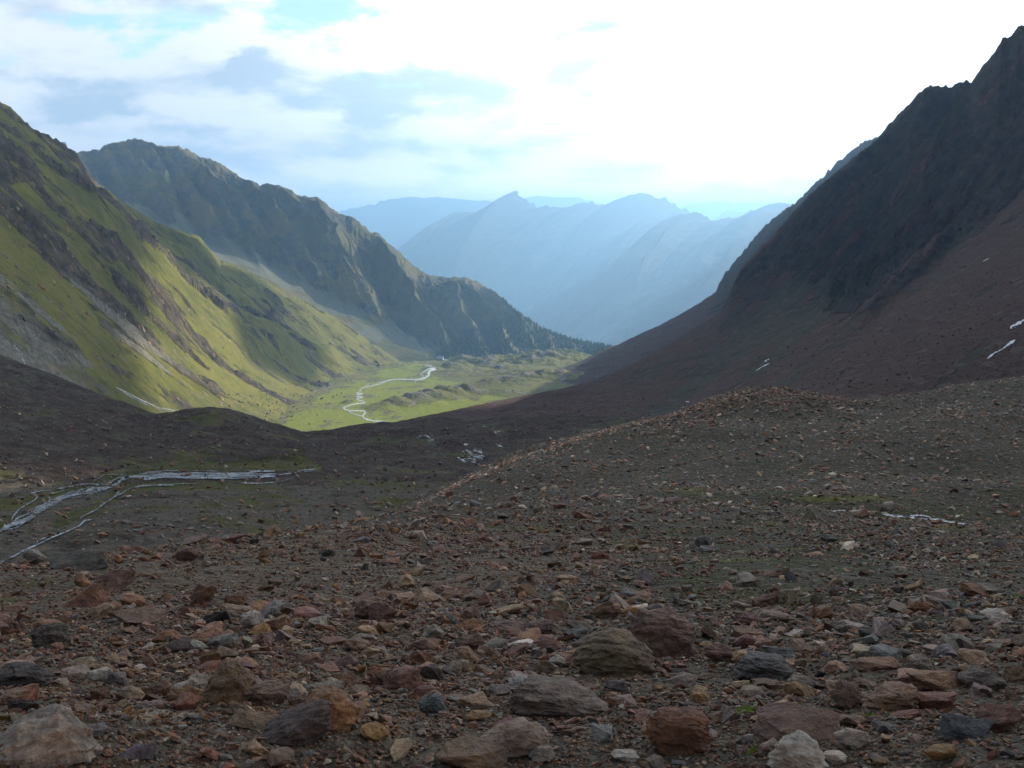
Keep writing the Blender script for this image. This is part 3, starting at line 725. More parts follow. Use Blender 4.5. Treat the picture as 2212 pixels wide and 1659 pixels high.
# ------------------------------------------------------------------ terrain: foreground moraine
def row(R, ys):
    xs = [-2500, -600, 0, 400, 800, 1000, 1200, 1400, 1650, 1900, 2212, 2900, 5000]
    return [(x, y, R) for x, y in zip(xs, ys)]
def pad(core):
    # core for px 0..2212 -> extend sideways
    return [core[0] + 60, core[0] + 15] + core + [core[-1] - 25, core[-1] - 100]
Arows = [
    [(x, 3600, 1.15 * (1 + abs(x - 1106) / 9000)) for x in (-2500, -600, 0, 800, 1400, 2212, 2900, 5000)],
    [(x, 1990, 2.15 * (1 + abs(x - 1106) / 9000)) for x in (-2500, -600, 0, 800, 1400, 2212, 2900, 5000)],
    row(3.0, pad([1640] * 9)),
    row(4.4, pad([1498, 1492, 1490, 1490, 1490, 1490, 1490, 1490, 1490])),
    row(8.0, pad([1366, 1356, 1352, 1350, 1350, 1350, 1350, 1352, 1356])),
    row(14.0, pad([1277, 1262, 1256, 1254, 1252, 1250, 1250, 1254, 1260])),
    row(24.0, pad([1217, 1178, 1155, 1170, 1178, 1180, 1182, 1186, 1192])),
    [(-2500, 1500, 30), (-600, 1300, 34), (0, 1240, 36), (400, 1200, 38), (800, 1143, 42), (1000, 1128, 42), (1200, 1104, 44), (1400, 1096, 46), (1650, 1105, 46), (1900, 1118, 46), (2212, 1130, 46), (2900, 1120, 46), (5000, 1060, 46)],
    [(-2500, 1600, 40), (-600, 1380, 46), (0, 1300, 50), (400, 1245, 54), (800, 1146, 60), (1000, 1118, 60), (1200, 1112, 60), (1400, 1107, 60), (1650, 1112, 60), (1900, 1120, 60), (2212, 1130, 60), (2900, 1110, 62), (5000, 1000, 62)],
    [(-2500, 1700, 55), (-600, 1450, 60), (0, 1370, 64), (400, 1320, 70), (800, 1155, 84), (850, 1125, 84), (1000, 1055, 84), (1200, 1010, 90), (1400, 995, 95), (1650, 985, 98), (1900, 985, 100), (2212, 990, 100), (2900, 970, 100), (5000, 860, 100)],
    [(-2500, 1800, 70), (-600, 1550, 75), (0, 1480, 80), (400, 1420, 85), (700, 1230, 100), (830, 1140, 105), (900, 1086, 108), (1000, 1036, 112), (1100, 991, 118), (1240, 946, 128), (1350, 914, 138), (1400, 903, 142), (1450, 893, 147), (1490, 877, 150), (1530, 862, 153), (1580, 846, 157), (1620, 839, 160), (1655, 836, 163), (1700, 838, 166), (1745, 846, 168), (1800, 857, 172), (1850, 861, 174), (1900, 859, 176), (1950, 853, 178), (2000, 846, 180), (2060, 833, 182), (2120, 824, 183), (2212, 812, 185), (2900, 760, 190), (5000, 600, 190)],
]
A_last = [(a, b + 60, r * 1.12) for a, b, r in Arows[-1]]
def disp_A(X, Y, Z, R, T, px, py):
    f = sstep(1.5, 4, R)
    crest = np.clip(1 - np.abs(T - 10) / 0.3, 0, 1)
    n1 = fbm(X / 1.9, Y / 1.9, 5, 0.55, 141)
    n2 = fbm(X / 9, Y / 9, 4, 0.5, 143)
    n3 = fbm(X / 30, Y / 30, 3, 0.5, 145)
    Z = Z + f * 0.045 * n1 + 0.16 * sstep(5, 14, R) * n2 * (1 - 0.5 * crest) + 1.5 * sstep(26, 70, R) * n3 * (1 - crest)
    Z = Z + 0.016 * ridged(X / 0.22, Y / 0.22, 3, 0.6, 147) * (1 - sstep(8, 14, R))
    mound = np.exp(-((px - 1650) / 110) ** 2) * crest
    Z = Z + (0.10 + 0.25 * mound) * sstep(60, 120, R) * fbm(X / 1.6, Y / 1.6, 3, 0.6, 149)
    return X, Y, Z
def mask_A(X, Y, Z, R, T, px, py):
    n = fbm(X / 3.5, Y / 3.5, 5, 0.6, 151)
    n2 = fbm(X / 14, Y / 14, 4, 0.6, 153)
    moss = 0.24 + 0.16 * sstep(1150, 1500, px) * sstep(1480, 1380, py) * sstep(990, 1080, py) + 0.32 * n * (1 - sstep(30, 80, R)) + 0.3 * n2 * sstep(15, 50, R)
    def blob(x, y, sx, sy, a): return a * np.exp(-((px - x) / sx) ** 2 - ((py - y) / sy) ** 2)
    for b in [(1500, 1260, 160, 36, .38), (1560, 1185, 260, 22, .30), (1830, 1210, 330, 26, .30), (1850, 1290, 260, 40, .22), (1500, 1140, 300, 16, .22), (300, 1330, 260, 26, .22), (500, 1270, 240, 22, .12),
              (1820, 1077, 100, 6, 1.0), (1480, 1055, 60, 3, .8), (1050, 1140, 170, 10, .3), (1450, 1160, 200, 10, .2), (1650, 1062, 180, 8, .3), (2060, 1140, 80, 6, .5), (1950, 1125, 60, 4, .4), (1720, 1550, 60, 14, .5), (1290, 1640, 80, 14, .2), (1790, 1530, 60, 18, .3),  # the thin moss band below the hummock also paints in its shaded hollow
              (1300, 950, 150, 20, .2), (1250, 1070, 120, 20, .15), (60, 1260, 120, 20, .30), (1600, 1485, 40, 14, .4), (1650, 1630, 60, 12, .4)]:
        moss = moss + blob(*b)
    rust = 0.85 * (1 - sstep(1150, 1500, px + 300 * n2)) * sstep(1100, 1170, py)
    rust = rust * (1 - 0.45 * sstep(1300, 1450, py)) + 0.35 * sstep(1380, 1480, py) + blob(1650, 860, 160, 24, 1.0) - 0.35 * sstep(1150, 1060, py)
    rust = rust + 0.25 * n
    return np.clip(moss, 0, 1), np.clip(rust, 0, 1), np.zeros_like(moss)
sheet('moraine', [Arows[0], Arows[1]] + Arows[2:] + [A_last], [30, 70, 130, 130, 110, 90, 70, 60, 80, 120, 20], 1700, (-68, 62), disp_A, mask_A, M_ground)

exec_objects = True
# ------------------------------------------------------------------ streams, river, snow
def ribbon(name, pts, w, on, mat, lift, kind=None, vary=0.35, seed=1, step=2.0, taper=False, wob=0.0):
    """water following a surveyed course, draped on the terrain"""
    rnd = random.Random(seed)
    P2 = [Vector((a, b)) for a, b in pts]
    # resample
    res = []
    for a, b in zip(P2[:-1], P2[1:]):
        n = max(1, int((b - a).length / step))
        for i in range(n): res.append(a.lerp(b, i / n))
    res.append(P2[-1])
    for _ in range(2):
        res = [res[0]] + [(res[i - 1] + 2 * res[i] + res[i + 1]) / 4 for i in range(1, len(res) - 1)] + [res[-1]]
    rows = []
    for i, p in enumerate(res):
        t = (res[min(i + 1, len(res) - 1)] - res[max(i - 1, 0)])
        if t.length < 1e-6: continue
        t.normalize(); nrm = Vector((-t.y, t.x * 0.75))
        endf = min(1.0, (min(i, len(res) - 1 - i) + 0.6) / (5.0 / step)) if taper else (0.35 if i in (0, len(res) - 1) else 1)
        ww = w * (1 + vary * (rnd.random() * 2 - 1)) * endf * (1 + wob * float(pn(i * step / 26.0, seed * 3.7, 7)) * 1.3)
        off = Vector((rnd.uniform(-1, 1), rnd.uniform(-1, 1))) * 0.12 * w
        r = []
        for k in (-0.5, 0, 0.5):
            q = p + off + nrm * ww * k
            h = hit(q.x, q.y, on)
            if h is None: r = None; break
            r.append(h[0] + Vector((0, 0, lift)))
        if r: rows.append(r)
    return rows
def ribbons(name, list_pw, on, mat, lift, kind, seed=1, taper=False, wob=0.0, vary=0.35, **tg):
    V, Fc = [], []
    for j, (pts, w) in enumerate(list_pw):
        rows = ribbon(name, pts, w, on, mat, lift * (1 + 0.4 * (j % 7) / 7), seed=seed + j, taper=taper, wob=wob, vary=vary)
        last = None
        for i, r in enumerate(rows):
            b = len(V); V.extend(r)
            if last is not None and (r[1] - V[last + 1]).length < 60:
                Fc += [(last, last + 1, b + 1, b), (last + 1, last + 2, b + 2, b + 1)]
            last = b
    me = bpy.data.meshes.new(name)
    me.from_pydata([tuple(v) for v in V], [], Fc)
    me.materials.append(mat)
    for p in me.polygons: p.use_smooth = True
    o = bpy.data.objects.new(name, me); COL.objects.link(o)
    tag(o, kind=kind, **tg)
    return o
za = lambda L: [(674 + x * .1875, 743 + y * .1875) for x, y in L]
zb = lambda L: [(x * .2187, 967.7 + y * .2187) for x, y in L]
zc_ = lambda L: [(x * .5, 829.4 + y * .5) for x, y in L]
zd = lambda L: [(1106 + x * .5, 829.4 + y * .5) for x, y in L]
river = za([(900, 908), (800, 897), (720, 890), (640, 875), (590, 850), (582, 825), (615, 800), (620, 785), (590, 774), (500, 771), (430, 770), (375, 755), (358, 738), (440, 706), (540, 688), (615, 683), (600, 664), (530, 648), (505, 636), (540, 626), (600, 618), (520, 608), (500, 597), (540, 583), (590, 575), (500, 568), (560, 556),
            (560, 540), (545, 525), (600, 502), (700, 480), (800, 460), (825, 440), (900, 415), (1050, 408), (1220, 414), (1300, 395)])
river2 = za([(1220, 414), (1290, 396), (1340, 370), (1350, 345), (1340, 322), (1380, 300), (1440, 296)])
river3 = za([(1250, 360), (1275, 335), (1310, 310), (1350, 285), (1420, 285), (1420, 268), (1370, 250), (1300, 262)])
river4 = za([(1370, 250), (1300, 240)]); river5 = za([(430, 775), (450, 800), (540, 825), (585, 835)]); river6 = za([(740, 442), (830, 436)]); river7 = za([(610, 490), (680, 452)])
river8 = za([(1185, 416), (1190, 440), (1195, 458)]); river9 = za([(700, 905), (740, 925), (780, 935)]); river10 = za([(1310, 330), (1360, 345)]); river11 = za([(1270, 360), (1290, 380)])
ribbons('river', [(river, 3.4), (river2, 4.6), (river3, 3.6), (river4, 2.2), (river5, 1.8), (river6, 1.8), (river7, 1.3), (river8, 1.8), (river9, 1.0), (river10, 1.6), (river11, 2)],
        ['valley_floor', 'green_slope'], M_river, 0.25, 'structure', seed=5)
S = []
S.append((zb([(-60, 850), (0, 830), (100, 785), (250, 720), (330, 665), (430, 605), (560, 530), (640, 490), (760, 460), (900, 440), (1050, 400), (1160, 360), (1200, 320), (1290, 290), (1400, 292), (1600, 285), (1700, 275)]), 8.5))
S.append((zb([(100, 785), (180, 700), (330, 640), (450, 560), (560, 525)]), 3.2))
S.append((zb([(30, 800), (130, 765), (230, 735), (340, 690)]), 9.0))
S.append((zb([(0, 1150), (60, 1120), (150, 1080), (230, 1030), (350, 980), (450, 930), (560, 880), (660, 840), (790, 780), (830, 735), (930, 712)]), 3.4))
S.append((zb([(360, 980), (370, 935), (460, 895)]), 1.8))
S.append((zb([(790, 720), (800, 700), (860, 670), (960, 620), (1010, 575), (1060, 540), (1130, 497), (1200, 460), (1280, 410), (1400, 385), (1600, 375), (1720, 378)]), 3.0))
S.append((zb([(110, 740), (130, 690), (190, 620), (250, 580), (340, 530), (370, 500), (350, 465), (290, 460), (420, 435), (515, 428)]), 2.6))
S.append((zb([(560, 412), (640, 400), (780, 370), (850, 360), (980, 368), (900, 410), (800, 450), (640, 495)]), 2.8))
S.append((zb([(270, 630), (400, 580), (470, 555), (500, 505), (470, 485)]), 2.2))
S.append((zb([(480, 470), (600, 440), (660, 410)]), 1.6))
S.append((zb([(80, 475), (120, 452), (180, 435)]), 1.3)); S.append((zb([(920, 335), (980, 305), (1030, 275)]), 1.4)); S.append((zb([(1150, 310), (1210, 280), (1240, 255)]), 1.8)); S.append((zb([(1060, 272), (1180, 268)]), 1.0))
S.append((zb([(1120, 500), (1160, 460), (1190, 400), (1160, 360)]), 1.8))
S.append((zc_([(605, 394), (640, 385), (720, 378), (830, 378), (940, 380)]), 1.2))
S.append((zc_([(560, 405), (620, 400), (700, 395), (820, 398), (900, 402), (1000, 396), (1120, 380), (1190, 380)]), 4.2))
S.append((zc_([(620, 415), (740, 405), (860, 410), (960, 408), (1060, 400), (1190, 404)]), 4.2))
S.append((zc_([(900, 412), (1000, 412), (1120, 408), (1180, 400)]), 2.0))
S.append((zc_([(700, 408), (760, 392), (840, 388), (960, 390), (1080, 388)]), 1.8))
S.append((zc_([(1200, 398), (1270, 388), (1310, 376), (1370, 371)]), 1.8)); S.append((zc_([(1310, 384), (1360, 376)]), 1.2))
S.append((zc_([(1040, 431), (1110, 433), (1160, 431), (1220, 423), (1255, 413), (1268, 402)]), 1.3))
S.append((zc_([(700, 440), (760, 436), (860, 432)]), 0.9)); S.append((zc_([(620, 446), (680, 440)]), 0.9))
rw = random.Random(8)
for k in range(26):        # many thin threads wandering over the gravel flat
    x0 = rw.uniform(560, 1080); x1 = min(1210, x0 + rw.uniform(90, 330)); L = []; x = x0
    yb = rw.gauss(0, 7)
    while x < x1:
        c = np.interp(x, [560, 620, 700, 900, 1190], [408, 402, 398, 400, 398]) + yb + rw.gauss(0, 1.6)
        L.append((x, c)); x += rw.uniform(18, 42)
    if len(L) > 2: S.append((zc_(L), rw.uniform(0.6, 1.7)))
for k in range(22):
    t0 = rw.uniform(0, .75); t1 = t0 + rw.uniform(.12, .35); off = rw.gauss(0, 26); L = []; t = t0
    mx = [0, 100, 250, 430, 640, 900, 1160, 1290]; my = [830, 785, 715, 605, 485, 440, 360, 290]
    while t < min(1, t1):
        L.append((np.interp(t * 7, range(8), mx) + rw.gauss(0, 8), np.interp(t * 7, range(8), my) + off + rw.gauss(0, 7))); t += .03
    if len(L) > 2: S.append((zb(L), rw.uniform(0.7, 1.8)))
ribbons('braided_stream', S, ['moraine_basin'], M_water, 0.20, 'structure', seed=9, taper=True, wob=0.6, vary=0.5)
W = []
rw = random.Random(4)
for (x, y, n, sx, sy) in [(2035, 300, 16, 45, 24), (2060, 320, 12, 40, 14), (1990, 330, 8, 25, 12), (2000, 265, 3, 8, 6), (1810, 225, 6, 50, 10), (1850, 242, 5, 25, 6), (2085, 182, 2, 8, 4), (2140, 205, 3, 25, 8), (2150, 265, 3, 20, 10), (1750, 400, 1, 5, 4)]:
    for _ in range(int(n * 1.6)):
        a = x + rw.gauss(0, sx * .45); b = y + rw.gauss(0, sy * .45)
        W.append((zc_([(a, b), (a + rw.uniform(5, 14), b + rw.uniform(-3, 5)), (a + rw.uniform(10, 22), b + rw.uniform(-2, 9))]), rw.uniform(0.6, 1.7)))
ribbons('tumbling_brook', W, ['moraine_basin', 'right_mountain', 'moraine'], M_brook, 0.15, 'structure', seed=19, taper=True, wob=0.8, vary=0.6)
W = [(zd([(1380, 552), (1430, 549), (1500, 549), (1560, 556)]), 1.6), (zd([(1500, 546), (1525, 549)]), 3), (zd([(1600, 565), (1650, 570), (1700, 577), (1740, 580)]), 4), (zd([(1720, 570), (1770, 570), (1810, 578)]), 3), (zd([(1760, 584), (1830, 588), (1900, 600), (1970, 611)]), 4.4), (zd([(1830, 583), (1870, 590)]), 2)]
ribbons('meltwater_stream', W, ['moraine'], M_brook, 0.03, 'structure', seed=29, taper=True, wob=0.8, vary=0.7)
zl = lambda L: [(x * .5, 414.7 + y * .5) for x, y in L]
W = [(zl([(500, 845), (560, 875), (620, 905), (680, 932), (740, 952), (780, 965)]), 1.5), (zl([(520, 862), (600, 905), (640, 925)]), 0.9), (zl([(700, 935), (760, 948)]), 2.0), (zl([(60, 660), (95, 720), (130, 780), (200, 840)]), 1.1)]
ribbons('hillside_brook', W, ['green_slope'], M_brook, 0.35, 'structure', seed=39, taper=True, wob=0.8, vary=0.7)

def snow(pts, w, label, seed):
    o = ribbons('snow_patch', [(pts, w)], ['right_mountain'], M_snow, 0.35, None, seed=seed, taper=True, wob=0.7, vary=0.6)
    tag(o, label, 'snow patch', 'old snow strips on the shaded slope')
snow([(2132, 777), (2150, 763), (2165, 756), (2180, 744), (2193, 736)], 4.0, 'long narrow snow strip low on the red-brown scree slope at far right', 1)
snow([(2181, 711), (2195, 703), (2212, 692), (2230, 682)], 5.0, 'short snow strip cut by the right edge, above the long narrow strip', 2)
snow([(1633, 802), (1645, 794), (1662, 786)], 2.6, 'thin snow sliver on the scree above the rusty stone mound', 3)
snow([(1650, 783), (1662, 776)], 2.2, 'small grey snow fleck just above the thin sliver over the stone mound', 4)
snow([(1481, 868), (1489, 870)], 3.0, 'tiny white snow spot beside the crest left of the rusty stone mound', 5)
snow([(2123, 567), (2130, 562), (2137, 559)], 1.8, 'faint tiny snow fleck high on the red-brown scree slope', 6)

# ------------------------------------------------------------------ conifers on the end of the crag mountain
def conifer_geo(V, Fc, p, h, r, rnd):
    n = 6
    for lev in range(3):
        z0 = h * (0.12 + 0.27 * lev); z1 = h * (0.50 + 0.25 * lev); rr = r * (1 - 0.28 * lev)
        b = len(V)
        ph = rnd.random() * 6
        for i in range(n):
            a = ph + i * 2 * math.pi / n
            q = rr * rnd.uniform(0.7, 1.2)
            V.append((p.x + q * math.cos(a), p.y + q * math.sin(a), p.z + z0 + rnd.uniform(-.05, .05) * h))
        V.append((p.x + rnd.uniform(-.1, .1) * r, p.y, p.z + z1))
        for i in range(n): Fc.append((b + i, b + (i + 1) % n, b + n))
def py_mesh(name, V, Fc, mat, smooth=False):
    me = bpy.data.meshes.new(name)
    me.from_pydata([tuple(v) for v in V], [], Fc)
    me.materials.append(mat)
    if smooth:
        for p in me.polygons: p.use_smooth = True
    o = bpy.data.objects.new(name, me); COL.objects.link(o)
    return o
rnd = random.Random(77)
V, Fc = [], []
crest_x = [c[0] for c in L2c]; crest_y = [c[1] for c in L2c]
cnt = 0
while cnt < 1700:
    x = rnd.uniform(945, 1330)
    top = np.interp(x, crest_x, crest_y)
    lo = np.interp(x, [945, 1000, 1040, 1080, 1110, 1140, 1320], [765, 725, 700, 692, 685, 692, 745])
    y = rnd.uniform(max(top + 1, lo), 790)
    if x > 1085 and rnd.random() < 0.2: y = top + rnd.uniform(0.3, 5)
    h = hit(x, y, ['crag_mountain'])
    cnt += 1
    if h is None: continue
    conifer_geo(V, Fc, h[0] - Vector((0, 0, 1)), rnd.uniform(6, 13), rnd.uniform(2.8, 4.4), rnd)
tag(py_mesh('conifer_forest', V, Fc, M_conifer), 'dark conifer wood covering the low end of the crag ridge', 'forest', kind='stuff')
# skyline conifers one can tell apart
def conifer(p, h, r, rnd, label):
    e = bpy.data.objects.new('conifer_tree', None); COL.objects.link(e); e.location = p
    tag(e, label, 'tree', 'single conifers on the ridge skyline')
    V, Fc = [], []
    for lev in range(5):
        z0 = h * (0.10 + 0.17 * lev); z1 = min(h, h * (0.40 + 0.16 * lev)); rr = r * (1 - 0.17 * lev)
        b = len(V); n = 9
        for i in range(n):
            a = i * 2 * math.pi / n + lev
            q = rr * rnd.uniform(0.6, 1.2)
            V.append((q * math.cos(a), q * math.sin(a), z0 + rnd.uniform(-.06, .04) * h))
        V.append((0, 0, z1))
        for i in range(n): Fc.append((b + i, b + (i + 1) % n, b + n))
    c = py_mesh('crown', V, Fc, M_conifer); c.parent = e
    V, Fc = [], []
    for k, (zz, rr) in enumerate(((-1, .3), (h * .5, .18), (h * .9, .05))):
        for i in range(6): V.append((rr * math.cos(i * 1.047), rr * math.sin(i * 1.047), zz))
    for k in (0, 1):
        for i in range(6): Fc.append((k * 6 + i, k * 6 + (i + 1) % 6, k * 6 + 6 + (i + 1) % 6, k * 6 + 6 + i))
    t = py_mesh('trunk', V, Fc, M_trunk); t.parent = e
for x, hh in ((1110, 12), (1146, 13), (1190, 15), (1212, 17), (1222, 15), (1232, 19), (1246, 16), (1256, 20), (1268, 18), (1277, 15), (1298, 16), (1312, 14)):
    y = np.interp(x, crest_x, crest_y) + 2.0
    for _ in range(8):
        h = hit(x, y, ['crag_mountain'])
        if h is not None: break
        y += 1.5
    if h is not None:
        conifer(h[0], hh * .72, hh * .24, rnd, 'dark conifer standing on the wooded skyline where the ridge runs down to the gap')

# ------------------------------------------------------------------ mountain hut and small shelters
def box(V, Fc, x0, x1, y0, y1, z0, z1):
    b = len(V)
    V += [(x0, y0, z0), (x1, y0, z0), (x1, y1, z0), (x0, y1, z0), (x0, y0, z1), (x1, y0, z1), (x1, y1, z1), (x0, y1, z1)]
    Fc += [(b, b + 3, b + 2, b + 1), (b + 4, b + 5, b + 6, b + 7), (b, b + 1, b + 5, b + 4), (b + 1, b + 2, b + 6, b + 5), (b + 2, b + 3, b + 7, b + 6), (b + 3, b, b + 4, b + 7)]
def hut(name, px, py, on, L_, W_, H_, rz, label, wins, wing=None):
    h = None; q_ = py
    while h is None and q_ < py + 60:
        h = hit(px, q_, on); q_ += 1.0
    print(name, h)
    e = bpy.data.objects.new(name, None); COL.objects.link(e)
    e.location = h[0] - Vector((0, 0, 0.8)); e.rotation_euler = (0, 0, rz)
    tag(e, label, 'hut')
    V, Fc = [], []
    box(V, Fc, -L_ / 2, L_ / 2, -W_ / 2, W_ / 2, -2, H_)
    b = len(V)
    V += [(-L_ / 2, -W_ / 2, H_), (-L_ / 2, W_ / 2, H_), (-L_ / 2, 0, H_ + W_ * .42), (L_ / 2, -W_ / 2, H_), (L_ / 2, W_ / 2, H_), (L_ / 2, 0, H_ + W_ * .42)]
    Fc += [(b, b + 2, b + 1), (b + 3, b + 4, b + 5)]
    if wing:
        box(V, Fc, L_ / 2 + .01, L_ / 2 + wing[0], -W_ / 2, -W_ / 2 + wing[1], -2, wing[2])
    w = py_mesh('wall', V, Fc, M_wall); w.parent = e
    V, Fc = [], []
    o = 0.5; rh = W_ * .42
    for s in (-1, 1):
        b = len(V)
        V += [(-L_ / 2 - o, s * (W_ / 2 + o), H_ - o * .84), (L_ / 2 + o, s * (W_ / 2 + o), H_ - o * .84), (L_ / 2 + o, 0, H_ + rh + .01), (-L_ / 2 - o, 0, H_ + rh + .01)]
        V += [(x, y, z + .25) for x, y, z in V[b:b + 4]]
        Fc += [(b, b + 1, b + 2, b + 3), (b + 4, b + 7, b + 6, b + 5), (b, b + 4, b + 5, b + 1), (b + 1, b + 5, b + 6, b + 2), (b + 3, b + 7, b + 4, b)]
    r = py_mesh('roof', V, Fc, M_roof); r.parent = e
    V, Fc = [], []
    box(V, Fc, L_ * .2, L_ * .2 + .8, -.4, .4, H_ + rh * .6, H_ + rh + 1.2)
    if wins: c = py_mesh('chimney', V, Fc, M_wall); c.parent = r
    for k in range(wins):
        for zz in (1.0, 3.8) if H_ > 5 else (1.0,):
            V, Fc = [], []
            x = -L_ / 2 + L_ * (k + .5) / wins
            box(V, Fc, x - .5, x + .5, -W_ / 2 - .06, -W_ / 2 + .05, zz, zz + 1.3)
            q = py_mesh('window', V, Fc, M_glass); q.parent = w
    if wing:
        V, Fc = [], []
        x0, x1, y0, y1 = L_ / 2 + .01, L_ / 2 + wing[0] + .4, -W_ / 2 - .4, -W_ / 2 + wing[1] + .4
        box(V, Fc, x0, x1, y0, y1, wing[2] + .01, wing[2] + .35)
        q = py_mesh('wing_roof', V, Fc, M_roof); q.parent = e
    return e
hut('mountain_hut', 951, 779.5, ['valley_floor'], 13, 9, 6.2, R_(-14), 'pale grey mountain hut beyond the top of the silvery river', 4, wing=(6, 6, 3.6))
hut('storage_hut', 892, 780.5, ['valley_floor', 'green_slope'], 8, 4, 1.8, R_(4), 'small low pale shed left of the mountain hut at the end of the meadow', 0)
hut('shelter_hut', 811, 765, ['green_slope'], 5, 3.5, 1.8, R_(12), 'tiny pale-roofed shelter on the grassy slope above the valley floor', 0)

# ------------------------------------------------------------------ stones
def hull_geo(pts):
    bm = bmesh.new()
    for p in pts: bm.verts.new(p)
    res = bmesh.ops.convex_hull(bm, input=bm.verts)
    bad = [v for v in bm.verts if not v.link_faces]
    bmesh.ops.delete(bm, geom=bad, context='VERTS')
    bmesh.ops.recalc_face_normals(bm, faces=bm.faces)
    return bm
def rock_pts(rnd, n, kind='block'):
    pts = []
    for _ in range(n):
        v = Vector((rnd.gauss(0, 1), rnd.gauss(0, 1), rnd.gauss(0, 1))).normalized()
        if kind == 'block':
            m = max(abs(v.x), abs(v.y), abs(v.z)); v = v.lerp(v / m * 0.85, 0.6)
        elif kind == 'slab':
            m = max(abs(v.x), abs(v.y), abs(v.z)); v = v / m * 0.9; v.z *= rnd.uniform(.7, 1)
        elif kind == 'wedge':
            v.x *= 1 - 0.55 * max(v.z, 0); v.y *= 1 - .5 * max(v.z, 0); v.x += 0.3 * v.z
        pts.append(v * rnd.uniform(0.86, 1.0))
    return pts
rb = random.Random(5)
BASES = []
for k in range(26):
    bm = hull_geo(rock_pts(rb, 8 if k < 8 else rb.choice((9, 11, 13, 15)), rb.choice(('block', 'block', 'slab', 'wedge', 'round'))))
    bm.verts.ensure_lookup_table()
    bm.verts.index_update()
    BASES.append((np.array([v.co[:] for v in bm.verts]), np.array([[v.index for v in f.verts] for f in bm.faces])))
    bm.free()
PAL = np.array([(0.170, 0.094, 0.054), (0.150, 0.098, 0.066), (0.215, 0.145, 0.115), (0.175, 0.170, 0.160), (0.120, 0.138, 0.150), (0.260, 0.205, 0.150),
                (0.46, 0.46, 0.44), (0.060, 0.050, 0.050), (0.135, 0.080, 0.085), (0.19, 0.12, 0.05), (0.27, 0.26, 0.245)])
PAL = PAL * np.array([1.24, 0.94, 0.70])
PNAME = ['rust-red', 'brown', 'pinkish', 'grey', 'slate-blue', 'tan', 'whitish', 'near-black', 'purplish', 'ochre', 'pale grey']
P_RUST = np.array([.20, .26, .13, .12, .06, .12, .015, .04, .015, .06, .05]); P_RUST /= P_RUST.sum()
P_GREY = np.array([.07, .16, .09, .24, .13, .08, .02, .05, .02, .02, .10]); P_GREY /= P_GREY.sum()
nr_ = np.random.RandomState(11)

